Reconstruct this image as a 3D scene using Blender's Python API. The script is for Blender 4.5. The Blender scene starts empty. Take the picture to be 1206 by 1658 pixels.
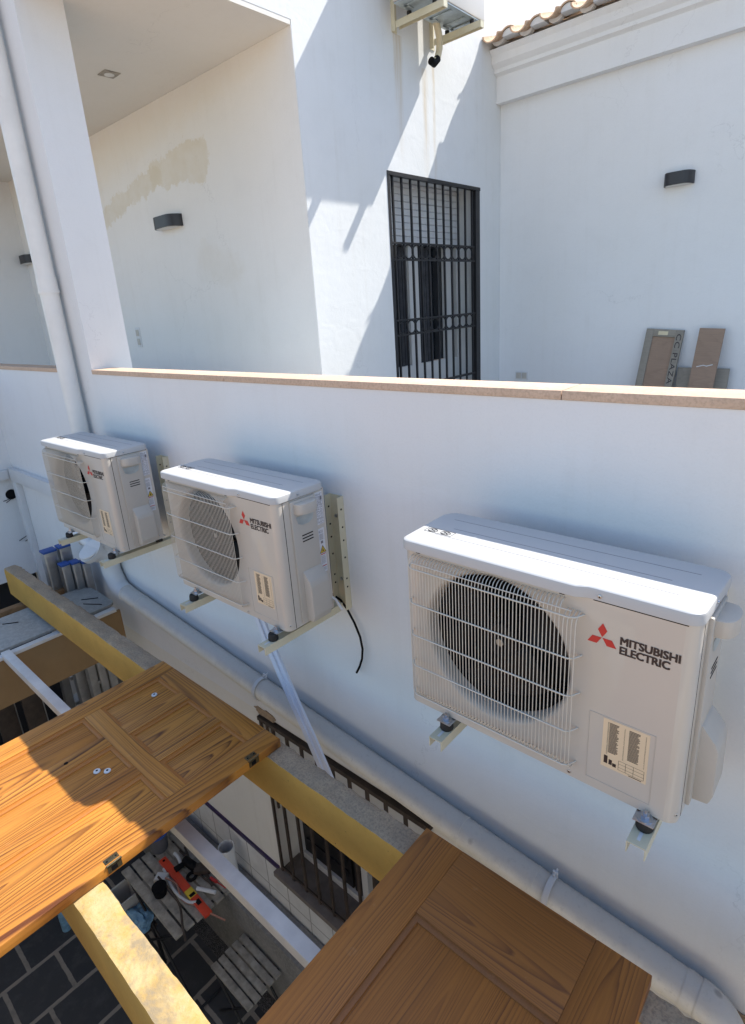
import bpy, bmesh, math, random
from mathutils import Vector, Matrix, noise as mnoise
random.seed(7)
SC = bpy.context.scene
COL = SC.collection

# ---------------------------------------------------------------- camera
cam_d = bpy.data.cameras.new('camera'); cam = bpy.data.objects.new('camera', cam_d); COL.objects.link(cam)
SC.camera = cam
cam_d.sensor_fit = 'VERTICAL'; cam_d.sensor_height = 24.0
cam_d.lens = 930.3/1658*24
cam_d.shift_x = (603-595.6)/1658; cam_d.shift_y = (802.5-829)/1658
cam_d.clip_start = 0.02; cam_d.clip_end = 500
_r = Vector((0.74731784, 0.66122718, -0.06553367)); _d = Vector((0.16014226, -0.27495074, -0.94802772)); _f = Vector((-0.64488022, 0.69798332, -0.311366))
CP = Vector((0.9993, -1.5651, 0.6447))
m = Matrix((( _r.x, -_d.x, -_f.x), (_r.y, -_d.y, -_f.y), (_r.z, -_d.z, -_f.z))).to_4x4()
m.translation = CP
cam.matrix_world = m
SC.render.resolution_x = 745; SC.render.resolution_y = 1024

# ---------------------------------------------------------------- light
SUN = Vector((0.39, 1.0, 1.30)).normalized()
elev = math.asin(SUN.z); azim = math.atan2(SUN.x, SUN.y)
w = bpy.data.worlds.new('World'); SC.world = w; w.use_nodes = True
nt = w.node_tree; nt.nodes.clear()
sky = nt.nodes.new('ShaderNodeTexSky'); sky.sky_type = 'NISHITA'; sky.sun_disc = False
sky.sun_elevation = elev; sky.sun_rotation = azim; sky.air_density = 1.0; sky.dust_density = 1.0
bg = nt.nodes.new('ShaderNodeBackground'); bg.inputs[1].default_value = 0.115
wo = nt.nodes.new('ShaderNodeOutputWorld')
nt.links.new(sky.outputs[0], bg.inputs[0]); nt.links.new(bg.outputs[0], wo.inputs[0])
sl = bpy.data.lights.new('sun', 'SUN'); sl.energy = 3.5; sl.angle = math.radians(0.5); sl.color = (1.0, 0.95, 0.87)
so = bpy.data.objects.new('sun', sl); COL.objects.link(so)
so.rotation_euler = SUN.to_track_quat('Z', 'Y').to_euler()
so.location = (2, 4, 8)
SC.view_settings.view_transform = 'Standard'; SC.view_settings.look = 'None'
SC.view_settings.exposure = 1.33; SC.view_settings.gamma = 1

# ---------------------------------------------------------------- materials
class NT:
    def __init__(s, name):
        s.m = bpy.data.materials.new(name); s.m.use_nodes = True
        s.t = s.m.node_tree; s.t.nodes.clear()
        s.o = s.n('ShaderNodeOutputMaterial'); s.b = s.n('ShaderNodeBsdfPrincipled')
        s.l(s.b.outputs[0], s.o.inputs[0])
    def n(s, t, **kw):
        x = s.t.nodes.new(t)
        for k, v in kw.items(): setattr(x, k, v)
        return x
    def l(s, a, b): s.t.links.new(a, b)
    def pos(s, space='WORLD'):
        if space == 'WORLD': return s.n('ShaderNodeNewGeometry').outputs['Position']
        return s.n('ShaderNodeTexCoord').outputs['Object']
    def noise(s, vec, scale, detail=4, rough=.55, dist=0, out='Fac'):
        x = s.n('ShaderNodeTexNoise'); x.inputs['Scale'].default_value = scale; x.inputs['Detail'].default_value = detail
        x.inputs['Roughness'].default_value = rough; x.inputs['Distortion'].default_value = dist
        s.l(vec, x.inputs['Vector']); return x.outputs[out]
    def map(s, vec, sc=(1, 1, 1), loc=(0, 0, 0), rot=(0, 0, 0)):
        x = s.n('ShaderNodeMapping'); x.inputs['Scale'].default_value = sc; x.inputs['Location'].default_value = loc
        x.inputs['Rotation'].default_value = rot
        s.l(vec, x.inputs['Vector']); return x.outputs[0]
    def ramp(s, fac, stops, interp='LINEAR'):
        x = s.n('ShaderNodeValToRGB'); cr = x.color_ramp; cr.interpolation = interp
        while len(cr.elements) < len(stops): cr.elements.new(0.5)
        for e, (p, c) in zip(cr.elements, stops):
            e.position = p; e.color = (c, c, c, 1) if isinstance(c, (int, float)) else (*c, 1)
        s.l(fac, x.inputs[0]); return x.outputs[0]
    def math(s, op, a, b=None, c=None, clamp=False):
        x = s.n('ShaderNodeMath', operation=op, use_clamp=clamp)
        for i, v in enumerate((a, b, c)):
            if v is None: continue
            if isinstance(v, (int, float)): x.inputs[i].default_value = v
            else: s.l(v, x.inputs[i])
        return x.outputs[0]
    def mix(s, fac, a, b, mode='MIX'):
        x = s.n('ShaderNodeMix', data_type='RGBA', blend_type=mode)
        for i, v in ((0, fac), (6, a), (7, b)):
            if isinstance(v, tuple): x.inputs[i].default_value = (*v, 1)
            elif isinstance(v, (int, float)): x.inputs[i].default_value = v
            else: s.l(v, x.inputs[i])
        return x.outputs[2]
    def bump(s, h, strength=.3, dist=.01, prev=None):
        x = s.n('ShaderNodeBump'); x.inputs['Strength'].default_value = strength; x.inputs['Distance'].default_value = dist
        s.l(h, x.inputs['Height'])
        if prev is not None: s.l(prev, x.inputs['Normal'])
        s.l(x.outputs[0], s.b.inputs['Normal']); return x.outputs[0]
    def set(s, **kw):
        names = dict(color='Base Color', rough='Roughness', metal='Metallic', spec='Specular IOR Level', coat='Coat Weight', coatr='Coat Roughness', trans='Transmission Weight')
        for k, v in kw.items():
            i = s.b.inputs[names[k]]
            if isinstance(v, tuple): i.default_value = (*v, 1)
            elif isinstance(v, (int, float)): i.default_value = v
            else: s.l(v, i)
        return s

def simple(name, col, rough=.5, metal=0, var=.12, scale=6, space='OBJ', bump=0, bscale=80, coat=0):
    a = NT(name); v = a.pos(space)
    n = a.noise(v, scale, 5, .6)
    f = a.ramp(n, [(.3, 0), (.7, 1)])
    lo = tuple(c*(1-var) for c in col); hi = tuple(min(1, c*(1+var)) for c in col)
    a.set(color=a.mix(f, lo, hi), metal=metal, coat=coat)
    n2 = a.noise(v, scale*7, 3)
    a.set(rough=a.math('MULTIPLY_ADD', n2, .5*var+.02, rough-.25*var))
    if bump: a.bump(a.noise(v, bscale, 3), bump, .003)
    return a.m

def plaster(name, base, patch=None, streaks=None, dirt=.5, low=None):
    a = NT(name); v = a.pos('WORLD')
    big = a.noise(v, .9, 5, .6); mid = a.noise(v, 5, 6, .65); fine = a.noise(v, 130, 3, .6); roll = a.noise(v, 28, 4, .6)
    c = a.mix(a.math('MULTIPLY', a.ramp(big, [(.35, 0), (.7, 1)]), dirt*.55), base, tuple(x*y for x, y in zip(base, (.90, .885, .84))))
    c = a.mix(a.math('MULTIPLY', a.ramp(mid, [(.5, 0), (.75, 1)]), .35*dirt), c, tuple(x*.86 for x in base))
    c = a.mix(a.math('MULTIPLY', a.ramp(fine, [(.3, 1), (.5, 0)]), .14), c, tuple(x*.8 for x in base))
    sep = a.n('ShaderNodeSeparateXYZ'); a.l(v, sep.inputs[0]); X, Y, Z = sep.outputs
    trow = a.noise(a.map(v, (3.2, 3.2, 5.5), rot=(0, .5, 0)), 1.6, 4, .6, .8)
    h = a.math('ADD', a.math('ADD', a.math('MULTIPLY', roll, .6), a.math('MULTIPLY', fine, .3)), a.math('MULTIPLY', trow, 1.6))
    cv = a.n('ShaderNodeTexVoronoi', feature='DISTANCE_TO_EDGE'); cv.inputs['Scale'].default_value = .75
    wn = a.noise(v, 2.2, 6, .65, out='Color'); wv_ = a.n('ShaderNodeVectorMath', operation='MULTIPLY_ADD'); a.l(wn, wv_.inputs[0]); wv_.inputs[1].default_value = (.7, .7, .7); a.l(v, wv_.inputs[2]); a.l(wv_.outputs[0], cv.inputs['Vector'])
    crack = a.math('MULTIPLY', a.ramp(cv.outputs['Distance'], [(.0, 1), (.0035, 0)]), a.ramp(a.noise(v, .8, 2), [(.52, 0), (.60, 1)]))
    c = a.mix(a.math('MULTIPLY', crack, .28), c, tuple(x*.55 for x in base))
    drip = a.math('MULTIPLY', a.ramp(a.noise(a.map(v, (16, 16, .7)), 1.0, 4, .6), [(.52, 0), (.72, 1)]), a.ramp(mid, [(.35, .2), (.65, 1)]))
    c = a.mix(a.math('MULTIPLY', drip, .22*dirt), c, tuple(x*y for x, y in zip(base, (.72, .68, .60))))
    if patch:                                              # re-plastered beige strips with ragged edges: (x0,z0,x1,z1,half width)
        nx = a.noise(v, 7, 6, .7); nn = a.math('MULTIPLY', a.math('SUBTRACT', nx, .5), .30)
        for (x0, z0, x1, z1, hw, hw2, col, op) in patch:
            t = a.math('DIVIDE', a.math('SUBTRACT', X, x0), (x1-x0))
            tc = a.math('MINIMUM', a.math('MAXIMUM', t, 0.0), 1.0)
            zc = a.math('MULTIPLY_ADD', tc, (z1-z0), z0)
            dz = a.math('ABSOLUTE', a.math('SUBTRACT', Z, zc))
            dx = a.math('ABSOLUTE', a.math('MULTIPLY', a.math('SUBTRACT', t, tc), abs(x1-x0)))
            d = a.math('ADD', a.math('POWER', a.math('ADD', a.math('MULTIPLY', dx, dx), a.math('MULTIPLY', dz, dz)), .5), nn)
            wd = a.math('MULTIPLY_ADD', tc, hw2-hw, hw)
            k = a.math('DIVIDE', a.math('SUBTRACT', wd, d), .02 if op > .5 else .12, clamp=True)
            mot = a.ramp(a.noise(v, 9, 5), [(.3, .55), (.7, 1)])
            c = a.mix(a.math('MULTIPLY', a.math('MULTIPLY', k, op), mot), c, col)
    if streaks:                                            # rust runs below brackets on the side wall: (y, z_top, length, half width)
        for (y0, zt, ln, hw) in streaks:
            wob = a.math('MULTIPLY', a.math('SUBTRACT', a.noise(v, 5, 3), .5), .05)
            d = a.math('ABSOLUTE', a.math('ADD', a.math('SUBTRACT', Y, y0), wob))
            k1 = a.math('SUBTRACT', 1.0, a.math('DIVIDE', d, hw), clamp=True)
            fz = a.math('DIVIDE', a.math('SUBTRACT', zt, Z), ln)
            k2 = a.math('MULTIPLY', a.math('GREATER_THAN', fz, 0), a.math('SUBTRACT', 1.0, fz, clamp=True))
            st = a.ramp(a.noise(a.map(v, (1, 40, 1.5)), 1.5, 4), [(.35, .2), (.6, 1)])
            c = a.mix(a.math('MULTIPLY', a.math('MULTIPLY', a.math('MULTIPLY', k1, k2), st), .75), c, (.50, .38, .22))
    if low:                                                # darker band under a height
        z0, col = low
        k = a.math('DIVIDE', a.math('SUBTRACT', z0, a.math('ADD', Z, a.math('MULTIPLY', mid, .5))), .5, clamp=True)
        c = a.mix(a.math('MULTIPLY', k, .8), c, col)
    a.set(color=c, rough=.85, spec=.2)
    a.bump(h, .35, .004)
    return a.m

def wood(name, light, mid, dark, freq=95, rough=.35, coat=.3, contrast=1.0, tilt=.06):
    a = NT(name); v = a.pos('OBJ')
    oi = a.n('ShaderNodeObjectInfo'); rnd = oi.outputs['Random']
    cmb = a.n('ShaderNodeCombineXYZ'); a.l(a.math('MULTIPLY', rnd, 37), cmb.inputs[0]); a.l(a.math('MULTIPLY', rnd, 91), cmb.inputs[1])
    vo = a.n('ShaderNodeVectorMath', operation='ADD'); a.l(v, vo.inputs[0]); a.l(cmb.outputs[0], vo.inputs[1]); vv = vo.outputs[0]
    sep = a.n('ShaderNodeSeparateXYZ'); a.l(v, sep.inputs[0]); L, A, Zz = sep.outputs
    n1 = a.noise(a.map(vv, (.9, 2.6, 2.6)), 1.0, 2, .5)
    n2 = a.noise(a.map(vv, (2.2, 22, 22)), 1.0, 3, .6)
    off = a.math('MULTIPLY', a.math('SUBTRACT', rnd, .5), .16)
    ac = a.math('ADD', a.math('ADD', A, off), a.math('MULTIPLY', a.math('SUBTRACT', n1, .5), .07))
    dp = a.math('ADD', a.math('MULTIPLY', a.math('ADD', L, a.math('MULTIPLY_ADD', rnd, .9, -.1)), tilt), .01)
    d = a.math('POWER', a.math('ADD', a.math('MULTIPLY', ac, ac), a.math('MULTIPLY', dp, dp)), .5)
    d = a.math('ADD', d, a.math('MULTIPLY', a.math('SUBTRACT', n2, .5), .010))
    wv = a.n('ShaderNodeTexNoise', noise_dimensions='1D'); wv.inputs['Scale'].default_value = 1.0; wv.inputs['Detail'].default_value = 2
    a.l(a.math('MULTIPLY_ADD', d, 22.0, a.math('MULTIPLY', rnd, 50)), wv.inputs['W'])
    d = a.math('ADD', d, a.math('MULTIPLY', wv.outputs['Fac'], .035))
    fr = a.math('FRACT', a.math('MULTIPLY', d, freq))
    ring = a.ramp(fr, [(0, .0), (.35, .06), (.72, .55), (.88, 1.0), (1.0, 0)])
    ring = a.math('MULTIPLY', ring, a.ramp(n2, [(.25, .55), (.7, 1)]))
    vr = a.noise(a.map(vv, (1.1, 14, 14)), 1.0, 3, .5)
    ring = a.math('MULTIPLY', ring, a.ramp(vr, [(.32, .25*contrast), (.60, contrast)]))
    fib = a.noise(a.map(vv, (6, 260, 260)), 1.0, 3, .7)
    c = a.mix(a.math('MULTIPLY_ADD', rnd, .45, a.math('MULTIPLY', a.ramp(n1, [(.3, 0), (.7, 1)]), .6)), light, mid)
    c = a.mix(ring, c, dark)
    c = a.mix(a.math('MULTIPLY', a.ramp(fib, [(.35, 1), (.6, 0)]), .35), c, tuple(x*.62 for x in mid))
    pale = a.noise(vv, 14, 5, .7)
    c = a.mix(a.math('MULTIPLY', a.ramp(pale, [(.64, 0), (.74, 1)]), .12), c, (.62, .42, .24))
    a.set(color=c, rough=a.math('MULTIPLY_ADD', fib, .25, rough-.08), coat=coat, coatr=.25)
    a.bump(a.math('ADD', a.math('MULTIPLY', fib, .6), ring), .18, .0012)
    return a.m

def concrete(name, c1, c2, c3, scale=30, bump=.8):
    a = NT(name); v = a.pos('WORLD')
    n = a.noise(v, scale*.25, 6, .65); s_ = a.noise(v, scale*4, 4, .7); g = a.noise(v, scale, 6, .7)
    c = a.mix(a.ramp(n, [(.35, 0), (.65, 1)]), c1, c2)
    c = a.mix(a.math('MULTIPLY', a.ramp(s_, [(.45, 0), (.62, 1)]), .6), c, c3)
    a.set(color=c, rough=.92, spec=.15)
    a.bump(a.math('ADD', g, a.math('MULTIPLY', s_, .5)), bump, .006)
    return a.m

def yellow_paint(name, base):
    a = NT(name); v = a.pos('WORLD')
    n = a.noise(v, 3.5, 6, .6); g = a.noise(v, 60, 4, .6); sp = a.n('ShaderNodeTexVoronoi'); sp.inputs['Scale'].default_value = 16; a.l(v, sp.inputs['Vector'])
    c = a.mix(a.ramp(n, [(.35, 0), (.65, 1)]), tuple(x*.82 for x in base), base)
    c = a.mix(a.math('MULTIPLY', a.ramp(g, [(.55, 0), (.7, 1)]), .35), c, tuple(x*.7 for x in base))
    c = a.mix(a.ramp(sp.outputs['Distance'], [(.035, 1), (.05, 0)]), c, (.12, .08, .03))
    a.set(color=c, rough=.8, spec=.2); a.bump(g, .4, .003)
    return a.m

M = {}
WHITE = (.725, .735, .745)
M['wall'] = plaster('white_render', WHITE, dirt=.55)
M['wall_side'] = plaster('side_wall_render', (.68, .695, .70), streaks=[(2.575, 2.62, .75, .035), (3.07, 2.55, 1.3, .03), (2.62, 2.6, .9, .05), (2.95, 2.45, 1.0, .05)], dirt=.8)
BE = (.64, .585, .47)
M['wall_porch'] = plaster('porch_render', (.76, .755, .735), patch=[(-5.6, 1.60, -4.1, 1.86, .10, .10, BE, .78), (-4.1, 1.88, -3.45, 1.86, .12, .17, BE, .78), (-5.2, 2.15, -2.5, 2.38, .28, .14, (.72, .66, .55), .3), (-3.5, 1.1, -3.2, 1.0, .2, .2, (.62, .57, .47), .3)], dirt=.6)
M['wall_low'] = plaster('lower_render', (.74, .72, .67), dirt=1.0, low=(-3.0, (.5, .47, .42)))
M['ceiling'] = plaster('porch_ceiling_render', (.70, .68, .63), dirt=.4)
M['coping'] = concrete('coping_stone', (.62, .46, .345), (.54, .40, .30), (.42, .31, .23), 24, .2)
M['paint'] = simple('unit_paint', (.52, .48, .42), .32, 0, .02, 3, coat=.35)
M['paint_lid_shade'] = simple('unit_lid_shade_paint', (.45, .455, .455), .45, 0, .01, 3)  # unit paint made darker and bluer: lid shade put into the colour
M['wire'] = simple('wire_coating', (.58, .55, .48), .4, 0, .05)
M['plastic'] = simple('unit_plastic', (.47, .44, .39), .45, 0, .03)
M['black'] = simple('black_plastic', (.006, .006, .007), .6, 0, .2)
M['fan'] = simple('fan_blade_plastic', (.006, .006, .008), .3, 0, .2)
for k_ in ('black', 'fan'): M[k_].node_tree.nodes['Principled BSDF'].inputs['Specular IOR Level'].default_value = .12
M['rubber'] = simple('black_rubber', (.012, .012, .012), .7)
M['zinc'] = simple('zinc_plating', (.50, .53, .57), .30, 1, .08, 20)
M['bracket'] = simple('cream_bracket_paint', (.60, .555, .40), .4, 0, .06, 8)
M['red'] = simple('red_print', (.50, .03, .025), .5, 0, .05)
M['ink'] = simple('black_print', (.03, .02, .02), .5)
M['grey_ink'] = simple('grey_print', (.17, .16, .18), .6)
M['label_cream'] = simple('cream_sticker', (.70, .56, .38), .45, 0, .03)
M['label_white'] = simple('white_sticker', (.62, .63, .66), .4, 0, .02)
M['label_yellow'] = simple('yellow_sticker', (.70, .50, .04), .45)
M['pipe'] = simple('grey_pvc_grimy', (.50, .49, .455), .55, 0, .22, 7, 'WORLD', .25, 60)
def grimy_pipe():
    a = NT('grimy_drain_pipe'); v = a.pos('WORLD')
    n = a.noise(v, 9, 7, .75); f = a.noise(v, 55, 5, .7)
    sp = a.n('ShaderNodeSeparateXYZ'); a.l(a.n('ShaderNodeNewGeometry').outputs['Normal'], sp.inputs[0])
    dust = a.math('MULTIPLY', a.ramp(a.math('MULTIPLY_ADD', n, .5, sp.outputs[2]), [(.55, 0), (1.15, 1)]), .85)
    c = a.mix(a.math('MULTIPLY', a.ramp(n, [(.42, 0), (.6, 1)]), .35), (.80, .77, .69), (.64, .61, .54))
    c = a.mix(dust, c, (.52, .50, .47))
    vo = a.n('ShaderNodeTexVoronoi'); vo.inputs['Scale'].default_value = 5; a.l(v, vo.inputs['Vector'])
    c = a.mix(a.ramp(vo.outputs['Distance'], [(.05, .6), (.09, 0)]), c, (.22, .20, .18))
    c = a.mix(a.math('MULTIPLY', a.ramp(f, [(.55, 0), (.75, 1)]), .3), c, (.30, .28, .25))
    a.set(color=c, rough=.6); a.bump(f, .3, .002); return a.m
M['pipe'] = grimy_pipe()
M['pipe_white'] = simple('painted_downpipe', (.72, .72, .70), .5, 0, .06, 5, 'WORLD', .1, 60)
M['pvc'] = simple('white_pvc', (.62, .63, .64), .4, 0, .04)
M['conduit'] = simple('white_duct_plastic', (.58, .62, .72), .35, 0, .04)
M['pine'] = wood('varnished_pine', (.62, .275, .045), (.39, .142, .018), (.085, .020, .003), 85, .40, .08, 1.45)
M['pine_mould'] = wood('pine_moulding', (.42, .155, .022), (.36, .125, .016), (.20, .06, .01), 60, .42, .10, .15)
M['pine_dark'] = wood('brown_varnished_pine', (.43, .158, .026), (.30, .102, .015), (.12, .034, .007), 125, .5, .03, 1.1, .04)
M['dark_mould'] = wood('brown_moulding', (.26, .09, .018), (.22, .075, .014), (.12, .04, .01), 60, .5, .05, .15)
M['batten'] = wood('raw_batten', (.34, .20, .09), (.26, .15, .07), (.16, .09, .04), 120, .7, 0)
M['yellow'] = yellow_paint('mustard_paint', (.54, .315, .075))
M['beam_top'] = concrete('rough_beam_top', (.46, .34, .225), (.34, .265, .19), (.21, .16, .12), 30)
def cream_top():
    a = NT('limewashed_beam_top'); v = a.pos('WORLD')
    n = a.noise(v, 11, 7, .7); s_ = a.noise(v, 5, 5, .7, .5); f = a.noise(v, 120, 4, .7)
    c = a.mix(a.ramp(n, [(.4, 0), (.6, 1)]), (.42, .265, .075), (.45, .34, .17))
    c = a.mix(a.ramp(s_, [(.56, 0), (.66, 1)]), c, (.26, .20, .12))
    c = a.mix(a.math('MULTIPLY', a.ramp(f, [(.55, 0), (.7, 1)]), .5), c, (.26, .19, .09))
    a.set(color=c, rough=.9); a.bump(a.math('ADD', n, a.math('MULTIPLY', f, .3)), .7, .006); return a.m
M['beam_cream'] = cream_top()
M['bar'] = simple('white_painted_bar', (.66, .65, .62), .5, 0, .15, 6, 'WORLD', .2, 60)
M['mdf'] = simple('brown_hardboard', (.27, .17, .075), .7, 0, .10, 5, 'WORLD')
M['greyboard'] = concrete('grey_board_face', (.42, .41, .37), (.34, .335, .31), (.50, .49, .45), 10, .2)
M['bench'] = concrete('dusty_masonry', (.24, .23, .215), (.17, .165, .155), (.30, .29, .27), 14, .4)
M['alu'] = simple('brushed_aluminium', (.42, .42, .42), .38, .9, .15, 12)
M['blue'] = simple('blue_plastic', (.025, .08, .30), .5)
M['iron'] = simple('black_iron', (.010, .010, .012), .45, 0, .3)
M['iron_brown'] = simple('weathered_iron', (.05, .035, .026), .6, 0, .35, 15)
M['shutter'] = simple('roller_shutter_white', (.60, .61, .62), .45, 0, .03)
M['frame_white'] = simple('white_window_frame', (.62, .62, .61), .4, 0, .03)
def glassy(name, c, r=.08):
    a = NT(name); a.set(color=c, rough=r, spec=.8); return a.m
M['glass'] = glassy('dark_window_glass', (.012, .014, .017))
M['curtain'] = simple('dark_curtain', (.055, .057, .065), .9, 0, .3, 14)
M['dark'] = simple('unlit_interior', (.02, .02, .022), .9)
M['sill'] = simple('stone_sill', (.17, .145, .125), .7, 0, .2, 14, 'WORLD', .2)
def tilemat():
    a = NT('white_wall_tile'); v = a.pos('WORLD')
    sep = a.n('ShaderNodeSeparateXYZ'); a.l(v, sep.inputs[0]); cmb = a.n('ShaderNodeCombineXYZ')
    a.l(a.math('ADD', sep.outputs[0], 20.0-.013), cmb.inputs[0]); a.l(a.math('ADD', sep.outputs[2], 20.085), cmb.inputs[1])
    b = a.n('ShaderNodeTexBrick'); b.offset = 0; b.squash = 1
    for k, x in {'Scale': 1, 'Mortar Size': .004, 'Mortar Smooth': .1, 'Brick Width': .213, 'Row Height': .32, 'Bias': 0}.items(): b.inputs[k].default_value = x
    b.inputs['Color1'].default_value = (.74, .74, .72, 1); b.inputs['Color2'].default_value = (.70, .70, .69, 1); b.inputs['Mortar'].default_value = (.26, .25, .23, 1)
    a.l(cmb.outputs[0], b.inputs['Vector'])
    n = a.noise(v, 6, 5, .6)
    a.set(color=a.mix(a.math('MULTIPLY', a.ramp(n, [(.45, 0), (.75, 1)]), .4), b.outputs[0], (.40, .38, .35)), rough=.3)
    a.bump(b.outputs['Fac'], -.4, .003); return a.m
M['tile'] = tilemat()
M['purple'] = simple('purple_border_tile', (.035, .018, .075), .3, 0, .3, 20, 'WORLD')
def slate():
    a = NT('dark_slate_paving'); v = a.pos('WORLD')
    sep = a.n('ShaderNodeSeparateXYZ'); a.l(v, sep.inputs[0]); cmb = a.n('ShaderNodeCombineXYZ')
    nn = a.noise(v, 14, 3); wob = a.math('MULTIPLY', a.math('SUBTRACT', nn, .5), .012)
    a.l(a.math('ADD', a.math('ADD', sep.outputs[1], 20.115), wob), cmb.inputs[0]); a.l(a.math('ADD', a.math('ADD', sep.outputs[0], 19.96), wob), cmb.inputs[1])
    b = a.n('ShaderNodeTexBrick'); b.offset = .5
    for k, x in {'Scale': 1, 'Mortar Size': .017, 'Mortar Smooth': .25, 'Brick Width': .36, 'Row Height': .375, 'Bias': 0}.items(): b.inputs[k].default_value = x
    b.inputs['Color1'].default_value = (.032, .034, .038, 1); b.inputs['Color2'].default_value = (.050, .050, .052, 1); b.inputs['Mortar'].default_value = (.27, .24, .20, 1)
    a.l(cmb.outputs[0], b.inputs['Vector'])
    n = a.noise(v, 9, 6, .7)
    a.set(color=a.mix(a.math('MULTIPLY', a.ramp(n, [(.5, 0), (.7, 1)]), .5), b.outputs[0], (.09, .088, .085)), rough=.7)
    a.bump(a.math('ADD', a.math('MULTIPLY', b.outputs['Fac'], -1), a.math('MULTIPLY', n, .4)), .4, .006); return a.m
M['slate'] = slate()
M['terrace'] = concrete('terracotta_terrace', (.52, .36, .24), (.46, .31, .20), (.40, .26, .17), 8, .1)
M['ground'] = concrete('dry_ground', (.42, .36, .28), (.36, .30, .24), (.3, .25, .2), 2, .1)
M['porchfloor'] = concrete('light_terrace_tile', (.46, .43, .39), (.42, .39, .355), (.36, .335, .30), 8, .1)
def rooftile():
    a = NT('clay_roof_tile'); v = a.pos('WORLD')
    n = a.noise(v, 6, 5, .65); f = a.noise(v, 40, 4, .6)
    c = a.mix(a.ramp(n, [(.35, 0), (.65, 1)]), (.58, .42, .29), (.46, .29, .18))
    c = a.mix(a.math('MULTIPLY', a.ramp(f, [(.5, 0), (.7, 1)]), .5), c, (.66, .58, .46))
    a.set(color=c, rough=.85); a.bump(f, .4, .004); return a.m
M['rooftile'] = rooftile()
M['black_lamp'] = simple('black_lamp_metal', (.022, .022, .026), .4, 0, .15)
M['lamp_glass'] = simple('frosted_lamp_glass', (.6, .6, .58), .3)
M['weathered'] = simple('weathered_slat', (.31, .285, .24), .8, 0, .35, 16, 'WORLD', .4, 60)
M['plank_brown'] = wood('brown_plank', (.36, .25, .18), (.30, .21, .15), (.22, .15, .105), 140, .75, 0, .6, .05)
M['plank_grey'] = wood('grey_plank', (.31, .28, .23), (.26, .235, .195), (.19, .17, .14), 140, .8, 0, .6, .05)
M['level_red'] = simple('orange_red_level', (.62, .055, .02), .35)
M['copper'] = simple('copper_pipe', (.48, .24, .17), .4, .6)
M['bagblue'] = simple('pale_blue_bag', (.16, .30, .42), .5, 0, .3, 30, 'OBJ', .8, 40)
M['bucket'] = simple('grey_bucket', (.10, .10, .11), .5)
M['gravel'] = concrete('dark_pebble_strip', (.05, .045, .045), (.02, .02, .02), (.30, .28, .26), 45, 1.0)
M['hinge'] = simple('tarnished_brass', (.13, .105, .06), .35, .8, .3, 60)
M['cream_tube'] = simple('insulation_tape_cream', (.60, .52, .35), .6, 0, .1, 20)
M['coil_tray'] = simple('galvanised_base', (.40, .45, .46), .4, .5, .2, 14)

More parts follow.
